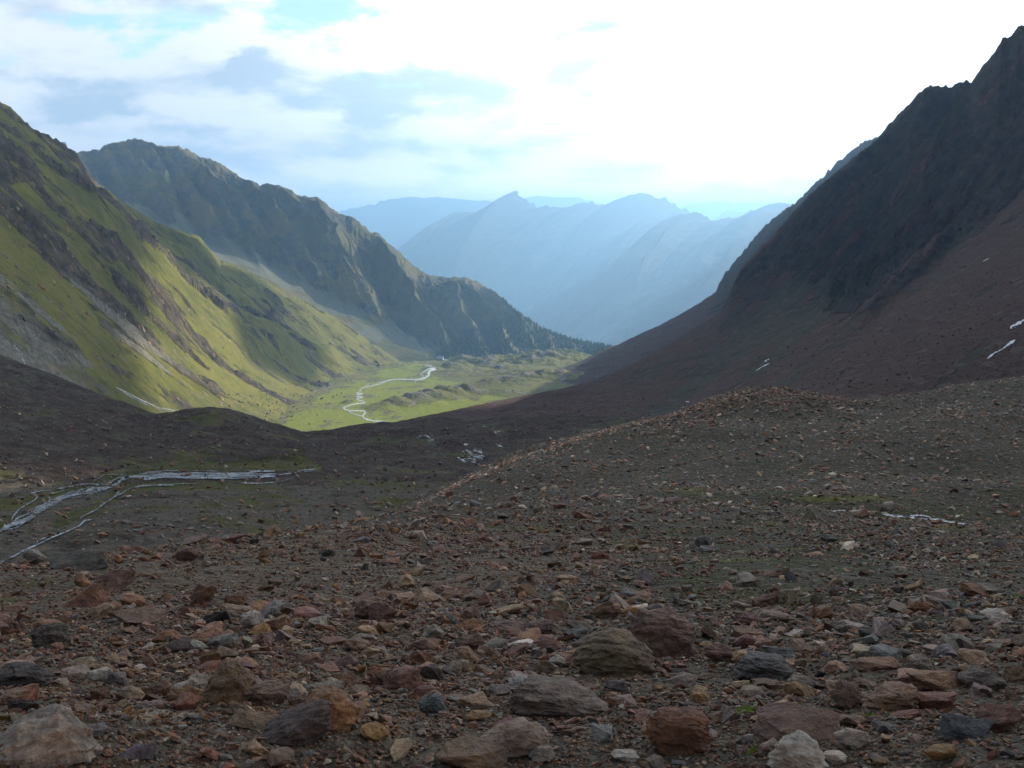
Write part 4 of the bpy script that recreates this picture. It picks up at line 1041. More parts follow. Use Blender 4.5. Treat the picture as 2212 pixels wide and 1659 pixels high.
# (px, base py, width px, height px, shape, palette colour, label)  surveyed boulders
HERO = [
 (1325, 1468, 178, 106, 'round', (0.155, 0.130, 0.085), 'big rounded brown boulder with a grey broken face, in the middle rubble'),
 (1425, 1430, 150, 112, 'block', (0.185, 0.130, 0.115), 'big pinkish flat-topped boulder directly behind the rounded brown boulder'),
 (1207, 1560, 212, 92, 'slab', (0.155, 0.130, 0.115), 'broad flat grey-brown slab boulder with a rough broken left edge'),
 (1465, 1632, 142, 86, 'block', (0.150, 0.075, 0.040), 'blocky rust-red boulder with a dark vertical band, below the broad slab'),
 (1650, 1478, 118, 58, 'round', (0.085, 0.088, 0.090), 'dark grey rounded boulder to the right of the big brown boulders'),
 (495, 1527, 112, 96, 'wedge', (0.170, 0.120, 0.075), 'pointed brown boulder standing upright in the left rubble'),
 (715, 1585, 128, 88, 'round', (0.200, 0.115, 0.055), 'rounded orange-stained boulder behind the dark jagged rock'),
 (640, 1612, 150, 80, 'wedge', (0.060, 0.045, 0.042), 'dark jagged rock leaning in front of the orange-stained boulder'),
 (100, 1658, 205, 108, 'slab', (0.235, 0.225, 0.205), 'large pale tan granite slab in the bottom left corner'),
 (25, 1640, 62, 42, 'round', (0.095, 0.105, 0.120), 'blue-grey stone resting against the pale tan granite slab'),
 (45, 1493, 125, 52, 'slab', (0.050, 0.040, 0.035), 'black overhanging slab with a lichen-spotted top at the left edge'),
 (112, 1408, 72, 50, 'block', (0.090, 0.080, 0.072), 'dark square-cut block with a flat top, above the black slab'),
 (1110, 1640, 165, 68, 'slab', (0.255, 0.215, 0.185), 'pale layered slab with a jagged grey upper surface near the bottom centre'),
 (1020, 1675, 150, 60, 'block', (0.140, 0.095, 0.058), 'brown boulder cut by the bottom edge under the pale layered slab'),
 (1725, 1680, 118, 72, 'round', (0.330, 0.345, 0.335), 'smooth pale grey-blue rounded boulder cut by the bottom edge'),
 (2150, 1350, 60, 30, 'round', (0.52, 0.52, 0.49), 'white quartz boulder lying on dark gravel at the right'),
 (1158, 1382, 74, 36, 'block', (0.120, 0.075, 0.070), 'dark reddish block with a squared right end, in the middle distance rubble'),
 (1100, 1376, 70, 32, 'slab', (0.180, 0.140, 0.125), 'pinkish-grey slab touching the dark reddish block on its left'),
 (1250, 1376, 62, 30, 'block', (0.115, 0.100, 0.085), 'dark grey-brown flat-topped stone right of the dark reddish block'),
 (800, 1348, 66, 46, 'block', (0.160, 0.120, 0.095), 'large leaning brown block with a smooth slanted face'),
 (828, 1352, 62, 44, 'wedge', (0.175, 0.105, 0.085), 'reddish wedge resting against the leaning brown block'),
 (868, 1500, 96, 58, 'wedge', (0.180, 0.100, 0.080), 'long reddish wedge pointing left in the centre-left rubble'),
 (937, 1555, 62, 46, 'block', (0.080, 0.105, 0.115), 'dark slate-blue square stone standing in the centre-left rubble'),
 (1028, 1538, 84, 34, 'slab', (0.250, 0.190, 0.135), 'tan slab with a hollow on top, right of the slate-blue square stone'),
 (1035, 1562, 56, 20, 'slab', (0.260, 0.170, 0.085), 'flat orange-tan stone just below the tan slab with a hollow'),
 (940, 1480, 10, 10, 'block', (0.26, 0.24, 0.2), None),
 (1922, 1542, 112, 60, 'wedge', (0.200, 0.135, 0.090), 'tan and rust striped boulder leaning in the right rubble'),
 (1825, 1540, 60, 52, 'round', (0.145, 0.100, 0.078), 'squat brown boulder just left of the striped leaning boulder'),
 (2018, 1542, 84, 42, 'block', (0.175, 0.090, 0.065), 'rounded red block right of the striped leaning boulder'),
 (2020, 1497, 128, 34, 'slab', (0.215, 0.135, 0.085), 'long orange-tan slab lying behind the rounded red block'),
 (1885, 1456, 100, 30, 'slab', (0.185, 0.110, 0.070), 'low rusty slab with a dark underside in the right rubble'),
 (2085, 1605, 100, 46, 'slab', (0.105, 0.130, 0.150), 'blue-grey veined slab lying near the lower right'),
 (2160, 1590, 92, 54, 'block', (0.150, 0.080, 0.060), 'broad red-brown block at the right edge'),
 (1720, 1610, 180, 66, 'wedge', (0.135, 0.085, 0.065), 'long low brown boulder with a pink right side, left of the pale cobbles'),
 (1840, 1625, 70, 40, 'round', (0.300, 0.285, 0.260), 'pale oval cobble in front of the long low brown boulder'),
 (1800, 1655, 50, 26, 'round', (0.380, 0.365, 0.340), 'whitish oval cobble next to the smooth pale boulder'),
 (1300, 1610, 46, 34, 'block', (0.220, 0.245, 0.255), 'small pale blue-grey cobble left of the rust-red block with the band'),
 (1330, 1500, 56, 28, 'wedge', (0.060, 0.045, 0.045), 'small black wedge at the foot of the rounded brown boulder'),
 (1350, 1650, 58, 26, 'round', (0.290, 0.300, 0.300), 'pale grey rounded cobble at the bottom, left of the rust-red block'),
 (1170, 1655, 60, 38, 'round', (0.300, 0.290, 0.270), 'whitish-grey cobble right of the brown boulder at the bottom edge'),
 (400, 1532, 84, 44, 'wedge', (0.190, 0.115, 0.060), 'orange-brown sloping stone at the left foot of the pointed boulder'),
 (575, 1530, 100, 56, 'round', (0.165, 0.125, 0.100), 'rounded grey-brown stone at the right foot of the pointed boulder'),
 (428, 1497, 42, 34, 'round', (0.400, 0.390, 0.350), 'whitish stone tucked behind the pointed boulder'),
 (455, 1450, 46, 36, 'wedge', (0.150, 0.090, 0.035), 'dark ochre rock peeking out behind the pointed boulder'),
 (545, 1366, 50, 36, 'round', (0.330, 0.330, 0.320), 'grey boulder with a pale top, alone in the left-centre rubble'),
 (300, 1358, 110, 32, 'slab', (0.155, 0.105, 0.075), 'long low brown slab in the left rubble'),
 (440, 1318, 56, 46, 'wedge', (0.135, 0.080, 0.045), 'sharp rust-brown rock sticking up in the upper left rubble'),
 (175, 1320, 110, 46, 'wedge', (0.155, 0.080, 0.048), 'long rusty ridge of rock in the upper left rubble'),
 (250, 1290, 84, 52, 'block', (0.125, 0.078, 0.062), 'dark reddish-brown block behind the long rusty ridge'),
 (170, 1240, 112, 38, 'slab', (0.075, 0.078, 0.072), 'dark grey-green flat boulder near the crest of the rubble at left'),
 (138, 1203, 44, 20, 'block', (0.110, 0.045, 0.040), 'dark red block on the rubble crest above the grey-green flat boulder'),
 (180, 1200, 60, 26, 'round', (0.160, 0.090, 0.085), 'purplish-red boulder on the rubble crest next to the dark red block'),
 (75, 1218, 42, 26, 'round', (0.190, 0.190, 0.185), 'grey boulder on the rubble crest beside the lower end of the stream'),
 (390, 1180, 52, 28, 'block', (0.180, 0.105, 0.090), 'reddish boulder breaking the crest line of the rubble'),
 (420, 1184, 60, 24, 'wedge', (0.165, 0.135, 0.115), 'grey-brown wedge on the crest touching the reddish boulder'),
 (405, 1220, 50, 32, 'round', (0.150, 0.095, 0.078), 'rounded red-brown boulder just below the reddish crest boulder'),
 (770, 1172, 46, 20, 'block', (0.120, 0.080, 0.072), 'dark brown block on the rubble crest near the hollow'),
 (1300, 1212, 46, 20, 'block', (0.170, 0.070, 0.042), 'rust-red boulder alone on the greenish gravel in the centre'),
 (1262, 1182, 40, 16, 'slab', (0.230, 0.215, 0.190), 'pale flat slab above the lone rust-red boulder'),
 (1190, 1196, 44, 20, 'slab', (0.165, 0.150, 0.130), 'grey-brown slab left of the lone rust-red boulder'),
 (1518, 1188, 34, 26, 'block', (0.085, 0.095, 0.105), 'dark blue-grey boulder on the far gravel bench'),
 (1790, 1176, 40, 18, 'slab', (0.075, 0.078, 0.080), 'dark flat boulder right of the far gravel bench'),
 (1835, 1187, 44, 12, 'slab', (0.300, 0.300, 0.290), 'pale grey plate lying beside the dark flat boulder'),
 (1668, 1250, 46, 20, 'wedge', (0.150, 0.085, 0.055), 'rusty brown rock with a pointed left end on the mossy gravel'),
 (1697, 1250, 26, 20, 'block', (0.230, 0.180, 0.140), 'small tan block touching the rusty brown pointed rock'),
 (1806, 1272, 30, 22, 'wedge', (0.260, 0.200, 0.140), 'tan wedge standing on the mossy gravel'),
 (1393, 1112, 36, 18, 'wedge', (0.160, 0.120, 0.080), 'brown rock on the hummock above the hollow'),
 (1919, 1106, 26, 18, 'block', (0.420, 0.400, 0.370), 'pale boulder standing above the meltwater stream'),
 (2026, 904, 8, 12, 'wedge', (0.42, 0.38, 0.33), 'small pale upright stone on the far right gravel slope'),
 (1815, 889, 20, 8, 'wedge', (0.40, 0.40, 0.39), 'pale grey jagged stone below the dip in the far crest'),
 (970, 1075, 18, 12, 'block', (0.150, 0.080, 0.05), 'brown boulder on the slope right of the gravel hollow'),
 (1115, 1120, 18, 12, 'block', (0.170, 0.080, 0.05), 'orange-brown boulder at the left end of the hummock'),
 (485, 1410 + 0, 10, 8, 'block', (0.17, 0.1, 0.05), None),
 (1305, 1330, 10, 8, 'block', (0.2, 0.15, 0.1), None),
 (1310, 1345, 60, 44, 'wedge', (0.215, 0.150, 0.105), 'tan pointed rock above the dark reddish block'),
 (1200, 1348, 50, 26, 'block', (0.160, 0.090, 0.060), 'rust-brown block behind the dark grey-brown flat-topped stone'),
 (1560, 1440, 76, 46, 'round', (0.150, 0.095, 0.075), 'round-backed brown boulder between the pinkish boulder and the dark grey one'),
 (1607, 1412, 48, 34, 'round', (0.150, 0.075, 0.062), 'reddish round stone behind the dark grey rounded boulder'),
 (1470, 1486, 70, 28, 'wedge', (0.170, 0.140, 0.125), 'grey-pink stone at the right foot of the rounded brown boulder'),
 (700, 1505, 80, 22, 'slab', (0.150, 0.150, 0.125), 'grey-green flat slab above the orange-stained boulder'),
 (680, 1440, 90, 40, 'wedge', (0.160, 0.080, 0.060), None),
 (480, 1590, 60, 26, 'round', (0.170, 0.110, 0.085), None),
 (560, 1585, 130, 30, 'slab', (0.215, 0.165, 0.115), 'flat tan slab half buried left of the dark jagged rock'),
 (200, 1600, 62, 28, 'round', (0.145, 0.150, 0.165), 'blue-grey oval stone at the right edge of the pale granite slab'),
 (300, 1650, 76, 32, 'wedge', (0.095, 0.085, 0.110), 'purplish dark stone right of the pale granite slab'),
 (232, 1452, 110, 34, 'slab', (0.120, 0.090, 0.068), None),
 (215, 1478, 50, 28, 'round', (0.36, 0.36, 0.34), 'pale grey cobble right of the black overhanging slab'),
 (165, 1475, 56, 26, 'slab', (0.28, 0.24, 0.22), 'pinkish-white stone touching the right end of the black slab'),
 (310, 1492, 80, 34, 'slab', (0.185, 0.115, 0.090), None),
 (1990, 1600, 64, 46, 'round', (0.165, 0.100, 0.065), None),
 (2120, 1500, 90, 44, 'round', (0.130, 0.115, 0.105), 'dark mottled boulder above the broad red-brown block'),
 (1985, 1460, 52, 36, 'round', (0.290, 0.275, 0.250), 'pale grey rounded stone behind the long orange-tan slab'),
]
GR = ['moraine']
OUT = {100: [(-1, -.2), (-.4, .65), (.25, 1), (.5, .7), (.7, 0), (1, -.9), (.6, -1), (-1, -1)],
       495: [(-1, -.3), (-.5, .6), (-.1, 1), (.3, .9), (1, -.1), (.6, -.5), (.1, -1), (-.7, -.8)],
       1325: [(-1, -.2), (-.6, .6), (-.1, 1), (.4, .8), (1, -.2), (.8, -.8), (0, -1), (-.8, -.7)],
       1425: [(-1, .3), (-.5, 1), (.4, 1), (1, .4), (1, -.7), (.6, -1), (-.8, -.6)],
       1207: [(-1, .3), (-.7, 1), (-.1, .9), (.9, .2), (1, -.3), (.7, -.6), (-.6, -1), (-.95, -.6)],
       1465: [(-1, .2), (-.7, .8), (.5, 1), (.9, .6), (1, -.3), (.8, -.8), (0, -1), (-.7, -.7), (-1, -.2)],
       715: [(-1, .3), (-.5, .9), (.2, 1), (.7, .5), (1, -.3), (.7, -.9), (0, -1), (-.8, -.5)],
       640: [(-1, -.5), (-.3, .3), (.4, .7), (.7, 1), (1, .9), (1, -.4), (.6, -1), (-.6, -.7)],
       1650: [(-1, -.4), (-.7, .6), (-.2, 1), (.5, .9), (1, .1), (.8, -.6), (0, -1), (-.8, -.9)],
       937: [(-.9, .3), (.2, 1), (.5, .7), (1, -.6), (.6, -1), (-.7, -.7)],
       45: [(-1, .3), (-.2, 1), (.5, .5), (1, -.4), (.8, -1), (-1, -.8)],
       1725: [(-1, -.6), (-.7, .4), (-.1, 1), (.5, .7), (1, -.3), (.9, -1), (-1, -1)],
       1110: [(-1, -.2), (-.5, .6), (.3, 1), (1, 0), (.7, -.7), (0, -1), (-.9, -.7)],
       112: [(-1, .6), (-.4, 1), (.8, .9), (1, .2), (.95, -1), (-1, -.7)],
       1158: [(-1, -.3), (-.3, .8), (.6, 1), (1, .9), (1, -.9), (-.9, -1)],
       1922: [(-1, -.5), (-.3, .6), (.5, 1), (.9, .8), (1, 0), (.3, -1), (-.7, -.7)]}
def make_rock_mesh(rnd, shape, w, d, h, detail, tint, outline=None):
    n = {'round': 26, 'block': 15, 'slab': 15, 'wedge': 12}[shape]
    if outline:
        pts = []
        for yy, sc, dv in ((-1, .72, -.22), (-.55, .95, -.08), (.1, 1, .0), (1, .78, .05)):
            pts += [Vector((u * sc, yy * rnd.uniform(.9, 1), v * sc + dv)) for u, v in outline]
        bm = hull_geo(pts)
    else:
        bm = hull_geo(rock_pts(rnd, n, shape))
    if detail > 0:
        bmesh.ops.triangulate(bm, faces=bm.faces[:])
        for _ in range(detail):
            bmesh.ops.subdivide_edges(bm, edges=bm.edges[:], cuts=1, use_grid_fill=True, smooth=0.0)
            bmesh.ops.smooth_vert(bm, verts=bm.verts[:], factor=(0.20 if shape == 'round' else 0.07), use_axis_x=True, use_axis_y=True, use_axis_z=True)
    co = np.array([v.co[:] for v in bm.verts])
    if detail > 0:
        o = rnd.uniform(0, 50)
        a = (0.14 if shape == 'round' else 0.09) * pn(co[:, 0] * 1.6 + o, co[:, 1] * 1.6 + co[:, 2] * 2.1, 3) + 0.08 * pn(co[:, 0] * 4 + o, co[:, 2] * 5 + co[:, 1] * 3, 5) + 0.04 * pn(co[:, 0] * 10 + o, co[:, 2] * 11 + co[:, 1] * 8, 6)
        if shape != 'round':      # ledges
            a = a + 0.09 * np.round(pn(co[:, 2] * 3 + o, co[:, 0] * .7 + co[:, 1] * .7, 9) * 3) / 3 - 0.10 * sstep(.15, .3, pn(co[:, 0] * 1.3 + o, co[:, 2] * 1.3 - co[:, 1], 12))
        co = co * (1 + a[:, None])
    mn, mx = co.min(0), co.max(0)
    co = (co - (mn + mx) / 2) / ((mx - mn) / 2)
    co = co * np.array([w / 2, d / 2, h / 2])
    for v, c in zip(bm.verts, co): v.co = c
    me = bpy.data.meshes.new('rock')
    bm.to_mesh(me); bm.free()
    at = me.attributes.new('tint', 'FLOAT_COLOR', 'POINT')
    at.data.foreach_set('color', np.tile(np.array([*tint, 1], dtype=np.float32), len(me.vertices)))
    me.materials.append(M_stone)
    return me
def place_rock(name, loc, rot, me):
    o = bpy.data.objects.new(name, me); COL.objects.link(o)
    o.location = loc; o.rotation_euler = rot
    return o

DENS_LIM = 300
taken = []      # x, y, r of hero boulders
heroes = []
rh = random.Random(21)
for i, (px, py, w, hh, shape, tint, label) in enumerate(HERO):
    if w < 12 and label is None: continue
    if label is None: continue
    yb = min(py, 1700)
    h = hit(px, yb - min(hh * .25, 10), GR)
    if h is None: continue
    dist = h[3]; s = dist / F
    W_ = w * s
    ang = abs(math.asin(h[0].z / dist))
    D_ = W_ * rh.uniform(.62, .8)
    if shape == 'slab': D_ = W_ * rh.uniform(.5, .65)
    H_ = max((hh * s - 0.55 * D_ * math.sin(ang)) / math.cos(ang), 0.22 * W_)
    H_ *= 1.06
    bury = 0.15
    H3 = H_ * (1 + bury)
    me = make_rock_mesh(rh, shape, W_, D_, H3, 3 if w > 50 else 2, tuple(c * k for c, k in zip(tint, (1.08, 0.86, 0.68))), OUT.get(px))
    dr = Vector((h[0].x, h[0].y, 0)).normalized()
    az = math.atan2(dr.x, dr.y)
    loc = h[0] + dr * D_ * 0.30
    gz = ground(loc.x, loc.y, GR)
    loc.z = (gz[0].z if gz else h[0].z) + H3 / 2 - H_ * bury
    o = place_rock('boulder', loc, ((0.22 if shape in ('slab', 'wedge') and px not in OUT else 0.0) + rh.uniform(-.08, .08), rh.uniform(-.12, .12), -az + rh.uniform(-.12, .12)), me)
    tag(o, label, 'boulder')
    taken.append((loc.x, loc.y, W_ * .5))
    heroes.append((loc, label, px, py, W_))

# scattered stones: sizes and numbers follow the same law near and far
N = 300000
az = nr_.uniform(R_(-33), R_(33), N)
R = np.exp(nr_.uniform(math.log(1.6), math.log(210), N))
smin = 0.0026 * R
size = smin * (1 - nr_.uniform(0, 1, N)) ** (-1 / (2.15 + 0.75 * sstep(5, 14, R)))
side = sstep(R_(2), R_(12), az) * sstep(4.5, 8, R)
n2_ = 74000      # finer stones close by
R[:n2_] = np.exp(nr_.uniform(math.log(2.2), math.log(11), n2_))
size[:n2_] = 0.0034 * R[:n2_] * (1 - nr_.uniform(0, 1, n2_)) ** (-1 / 2.7)
n3_ = n2_ + 75000     # gravel speckle on the farther moraine
R[n2_:n3_] = np.exp(nr_.uniform(math.log(20), math.log(195), n3_ - n2_))
size[n2_:n3_] = 0.0017 * R[n2_:n3_] * (1 - nr_.uniform(0, 1, n3_ - n2_)) ** (-1 / 2.7)
size = np.minimum(size, np.minimum((0.027 - 0.012 * side - 0.006 * sstep(8, 20, R)) * R, 0.75))
keep = nr_.uniform(0, 1, N) < np.clip(34.0 / R, 0.30, 1) ** 0.8
keep[:n3_] = True
wide = R < 12
az[wide] = nr_.uniform(R_(-50), R_(50), wide.sum())
az[n2_:n3_] = nr_.uniform(R_(-10), R_(31), n3_ - n2_)
X = R * np.sin(az); Y = R * np.cos(az)
clump = fbm(X / 2.6, Y / 2.6, 4, 0.55, 201) * (1 - sstep(30, 60, R)) + fbm(X / 12, Y / 12, 3, 0.5, 203) * 0.6
keep &= nr_.uniform(0, 1, N) < np.clip(0.74 + 0.6 * clump - 0.12 * side, 0.15, 1)
idx = np.where(keep)[0]
tx = np.array(taken)
sel = []
big = []
zz = np.zeros(N); nrm = np.zeros((N, 3))
tree = bvh('moraine')
down = Vector((0, 0, -1))
for i in idx:
    x, y = float(X[i]), float(Y[i])
    if size[i] > 0.010 * R[i]:
        if np.any((tx[:, 0] - x) ** 2 + (tx[:, 1] - y) ** 2 < (tx[:, 2] * 0.9 + size[i] * .45) ** 2): continue
    h = tree.ray_cast(Vector((x, y, 500)), down)
    if h[0] is None: continue
    zz[i] = h[0].z; nrm[i] = h[1]
    sel.append(i)
sel = np.array(sel)
ppx, ppy = proj(X, Y, zz)
rusty = np.clip(0.95 * (1 - sstep(1150, 1500, ppx + 200 * clump)) * sstep(1100, 1160, ppy) + 0.7 * sstep(1370, 1460, ppy) + np.exp(-((ppx - 1650) / 160) ** 2 - ((ppy - 860) / 26) ** 2), 0.05, 1)
ci = np.where(nr_.uniform(0, 1, N) < rusty, nr_.choice(len(PAL), N, p=P_RUST), nr_.choice(len(PAL), N, p=P_GREY))
pale = (np.exp(-((ppx - 1330) / 330) ** 2) > nr_.uniform(0, 1, N)) & ((np.abs(ppy - np.interp(ppx, [900, 1240, 1450, 1650], [1086, 946, 893, 838])) < 16)) & (nr_.uniform(0, 1, N) < .35)  # pale colour along the crest paints in a sun-grazed rim
ci = np.where(pale, 10, ci)
tint = PAL[ci] * (nr_.uniform(0.62, 1.3, N) * (1 + 0.35 * sstep(25, 70, R)))[:, None] * (1 + nr_.uniform(-.09, .09, (N, 3)))
# the largest ones in view become single things
inview = sel[(ppx[sel] > -5) & (ppx[sel] < 2217) & (ppy[sel] < 1650) & (ppy[sel] > 800)]
ang_size = size / R
room = DENS_LIM - len(heroes)
order = inview[np.argsort(-ang_size[inview])][:room]
single = set(order.tolist())

# labels for the single stones: colour, form and the nearest surveyed boulder
hp = [(hx, hy, lab, Wm) for (_, lab, hx, hy, Wm) in heroes]
used = {h[1] for h in heroes}
SHAPES = ['block', 'block', 'slab', 'wedge', 'round']
SW = {'block': 'blocky', 'slab': 'flat', 'wedge': 'wedge-shaped', 'round': 'rounded'}
def short(lab):
    for cut in (' with ', ' in ', ' lying ', ' at ', ' on ', ' directly ', ' leaning ', ' standing ', ' above ', ' below ', ' to ', ' right ', ' left ', ' just ', ' cut ', ' resting ', ' touching ', ' behind ', ' near', ' alone', ' half', ' sticking', ' breaking', ' tucked', ' peeking', ' pointing', ',', ' beside', ' next', ' between'):
        k = lab.find(cut)
        if k > 12: lab = lab[:k]
    return lab
shorts = {}
for h in heroes: shorts.setdefault(short(h[1]), []).append(h)
uniq = [(hx, hy, short(lab)) for hx, hy, lab, _ in hp if len(shorts[short(lab)]) == 1]
pend = []
for i in order:
    sh = SHAPES[int(nr_.randint(len(SHAPES)))]
    x, y = ppx[i], ppy[i]
    k = min(range(len(uniq)), key=lambda q: (uniq[q][0] - x) ** 2 + (2.2 * (uniq[q][1] - y)) ** 2)
    dx, dy = x - uniq[k][0], 2.2 * (y - uniq[k][1])
    if abs(dx) > abs(dy): pos = 'right of' if dx > 0 else 'left of'
    else: pos = 'in front of' if dy > 0 else 'behind'
    pend.append((i, sh, PNAME[ci[i]], pos, uniq[k][2], math.hypot(dx, dy)))
groups = {}
for p in pend: groups.setdefault((p[1], p[2], p[3], p[4]), []).append(p)
ordw = ['closest', 'second closest', 'third closest', 'fourth closest', 'fifth closest']
label_of = {}
for key, ps in groups.items():
    ps.sort(key=lambda p: p[5])
    for q, p in enumerate(ps):
        base = f'{p[2]} {SW[p[1]]} stone {p[3]} the {p[4]}'
        if len(ps) > 1: base = f'{ordw[min(q, 4)]} {base}'
        label_of[p[0]] = (p[1], base)
rs = random.Random(31)
for i in order:
    sh, lab = label_of[i]
    s = float(size[i])
    w = s * rs.uniform(1.0, 1.3); d = s * rs.uniform(.65, .95)
    h_ = s * {'block': .62, 'slab': .34, 'wedge': .60, 'round': .62}[sh] * rs.uniform(.8, 1.15)
    det = 2 if ang_size[i] > 0.012 else 2
    me = make_rock_mesh(rs, sh, w, d, h_, det, tint[i])
    n = Vector(nrm[i]); n.z = abs(n.z)
    q = Vector((0, 0, 1)).rotation_difference(n.lerp(Vector((0, 0, 1)), .4).normalized())
    e = (q.to_matrix() @ Euler((rs.uniform(-.3, .3), rs.uniform(-.3, .3), rs.uniform(0, 6.28))).to_matrix()).to_euler()
    o = place_rock('stone', (float(X[i]), float(Y[i]), float(zz[i]) + h_ * .26), e, me)
    tag(o, lab, 'stone', 'loose stones of the moraine')

def merged_stones(name, ids, X, Y, Z, size, tint, nrm, label, flat_range=(.28, .75), bury=0.22, seed=1):
    rr = np.random.RandomState(seed)
    VV, FF, CC = [], [], []
    off = 0
    base = rr.randint(8, len(BASES), len(ids))
    small = size[ids] / np.hypot(X[ids], Y[ids]) < 0.0042
    base[small] = rr.randint(0, 8, small.sum())
    for b in range(len(BASES)):
        m = ids[base == b]
        if len(m) == 0: continue
        bv, bf = BASES[b]
        k = len(m); nv = len(bv)
        sx = rr.uniform(.85, 1.25, k); sy = rr.uniform(.6, .95, k); sz = rr.uniform(*flat_range, k) * (1 - 0.4 * sstep(25, 80, np.hypot(X[m], Y[m])) * (np.hypot(X[m], Y[m]) < 220))
        S_ = np.stack([sx, sy, sz], -1) * (size[m] * .5)[:, None]
        v = bv[None] * S_[:, None, :]
        # tilt then yaw
        t1 = rr.normal(0, .28, k); t2 = rr.normal(0, .28, k); yw = rr.uniform(0, 6.283, k)
        c, s = np.cos(t1)[:, None], np.sin(t1)[:, None]
        y_, z_ = v[..., 1] * c - v[..., 2] * s, v[..., 1] * s + v[..., 2] * c
        x_ = v[..., 0]
        c, s = np.cos(t2)[:, None], np.sin(t2)[:, None]
        x_, z_ = x_ * c + z_ * s, -x_ * s + z_ * c
        c, s = np.cos(yw)[:, None], np.sin(yw)[:, None]
        x_, y_ = x_ * c - y_ * s, x_ * s + y_ * c
        # follow the slope
        n = nrm[m]; n = n * np.sign(n[:, 2:3])
        z_ = z_ - (n[:, 0:1] * x_ + n[:, 1:2] * y_) / np.maximum(n[:, 2:3], .3) * .8
        v = np.stack([x_ + X[m][:, None], y_ + Y[m][:, None], z_ + (Z[m] + size[m] * sz * bury)[:, None]], -1)
        VV.append(v.reshape(-1, 3))
        f = bf[None] + (np.arange(k) * nv)[:, None, None] + off
        FF.append(f.reshape(-1))
        CC.append(np.repeat(tint[m], nv, axis=0))
        off += k * nv
    o = link_mesh(name, np.concatenate(VV), np.concatenate(FF), 3, M_stone, False, {'tint': np.concatenate(CC)})
    tag(o, label, 'rubble', kind='stuff')
    return o
rest = np.array([i for i in sel if i not in single])
merged_stones('loose_rubble', rest, X, Y, zz, size, tint, nrm, 'countless small angular stones covering the moraine slope')
print('stones', len(rest), 'single', len(order), 'heroes', len(heroes))

# stones scattered over the basin, the green slope and the valley side
def far_scatter(name, label, on, n, region, smin_, smax_, seed, pal, bright=1.0, dmin=150):
    rr = np.random.RandomState(seed)
    X, Y, Z, S_, T_, Nn = [], [], [], [], [], []
    k = 0
    while k < n:
        k += 1
        x, y = region(rr)
        h = hit(x, y, on)
        if h is None or h[3] < dmin: continue
        s = smin_ * (1 - rr.uniform()) ** (-1 / 2.0)
        s = min(s, smax_)
        X.append(h[0].x); Y.append(h[0].y); Z.append(h[0].z); S_.append(s); Nn.append(h[1][:])
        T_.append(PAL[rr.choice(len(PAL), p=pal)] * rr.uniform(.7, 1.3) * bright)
    merged_stones(name, np.arange(len(X)), np.array(X), np.array(Y), np.array(Z), np.array(S_), np.array(T_), np.array(Nn), label, (.5, .9), .25, seed)
def reg_basin(rr):
    x = rr.uniform(-40, 1300)
    top = np.interp(x, [0, 100, 338, 450, 650, 900, 1300], [775, 806, 900, 884, 938, 912, 930])
    y = top + (1180 - top) * rr.uniform() ** 1.3
    return x, y
far_scatter('basin_rubble', 'scattered dark and pale stones on the floor of the moraine basin', ['moraine_basin', 'moraine'], 9000, reg_basin, 0.30, 1.7, 301, P_GREY * .5 + P_RUST * .5)
def reg_green(rr):
    if rr.uniform() < .45:
        x = rr.normal(640, 90); y = np.interp(x, [400, 520, 640, 700, 760, 860], [880, 880, 870, 845, 815, 790]) + rr.normal(0, 22)
    else:
        x = rr.uniform(0, 850); y = np.interp(x, [0, 200, 400, 600, 850], [560, 640, 740, 800, 790]) + rr.normal(0, 70)
    return x, y
far_scatter('slope_boulders', 'pale boulders strewn over the foot of the green slope', ['green_slope', 'valley_floor'], 3000, reg_green, 0.7, 3.5, 303, P_GREY, 1.3)
def reg_val(rr):
    if rr.uniform() < .6:
        x = rr.uniform(1120, 1400); y = rr.uniform(760, 870)
    else:
        x = rr.uniform(900, 1250); y = rr.uniform(780, 860)
    return x, y
far_scatter('knoll_boulders', 'pale boulders strewn over the grassy knolls by the far shoulder', ['valley_floor', 'far_shoulder'], 1500, reg_val, 0.5, 2.4, 305, P_GREY, 1.4)
def reg_right(rr):
    x = rr.uniform(1100, 2240); return x, rr.uniform(560, 930)
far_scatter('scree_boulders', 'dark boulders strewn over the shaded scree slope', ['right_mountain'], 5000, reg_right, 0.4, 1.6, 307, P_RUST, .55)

def reg_mound(rr):
    x = rr.normal(1640, 120)
    top = np.interp(x, [1240, 1350, 1450, 1490, 1530, 1580, 1620, 1655, 1700, 1745, 1800, 1850, 1950], [947, 915, 894, 878, 863, 847, 840, 837, 839, 847, 858, 862, 854])
    return x, top + 1.5 + abs(rr.normal(0, 20))
far_scatter('mound_rubble', 'rusty broken stones heaped on the crest of the moraine mound', ['moraine'], 2600, reg_mound, 0.22, .85, 309, P_RUST * .6 + P_GREY * .4, .9, 90)
def reg_crest(rr):
    x = rr.uniform(900, 1600)
    top = np.interp(x, [850, 900, 1000, 1100, 1240, 1350, 1450, 1600], [1125, 1087, 1037, 992, 947, 915, 894, 845])
    return x, top + 1.0 + abs(rr.normal(0, 5))
far_scatter('rim_lit_rubble', 'crest stones of the moraine, tinted pale for a sunlit rim', ['moraine'], 2200, reg_crest, 0.14, .5, 311, P_GREY, 1.9, 60)  # stone tint brightened to paint sunlight along the crest

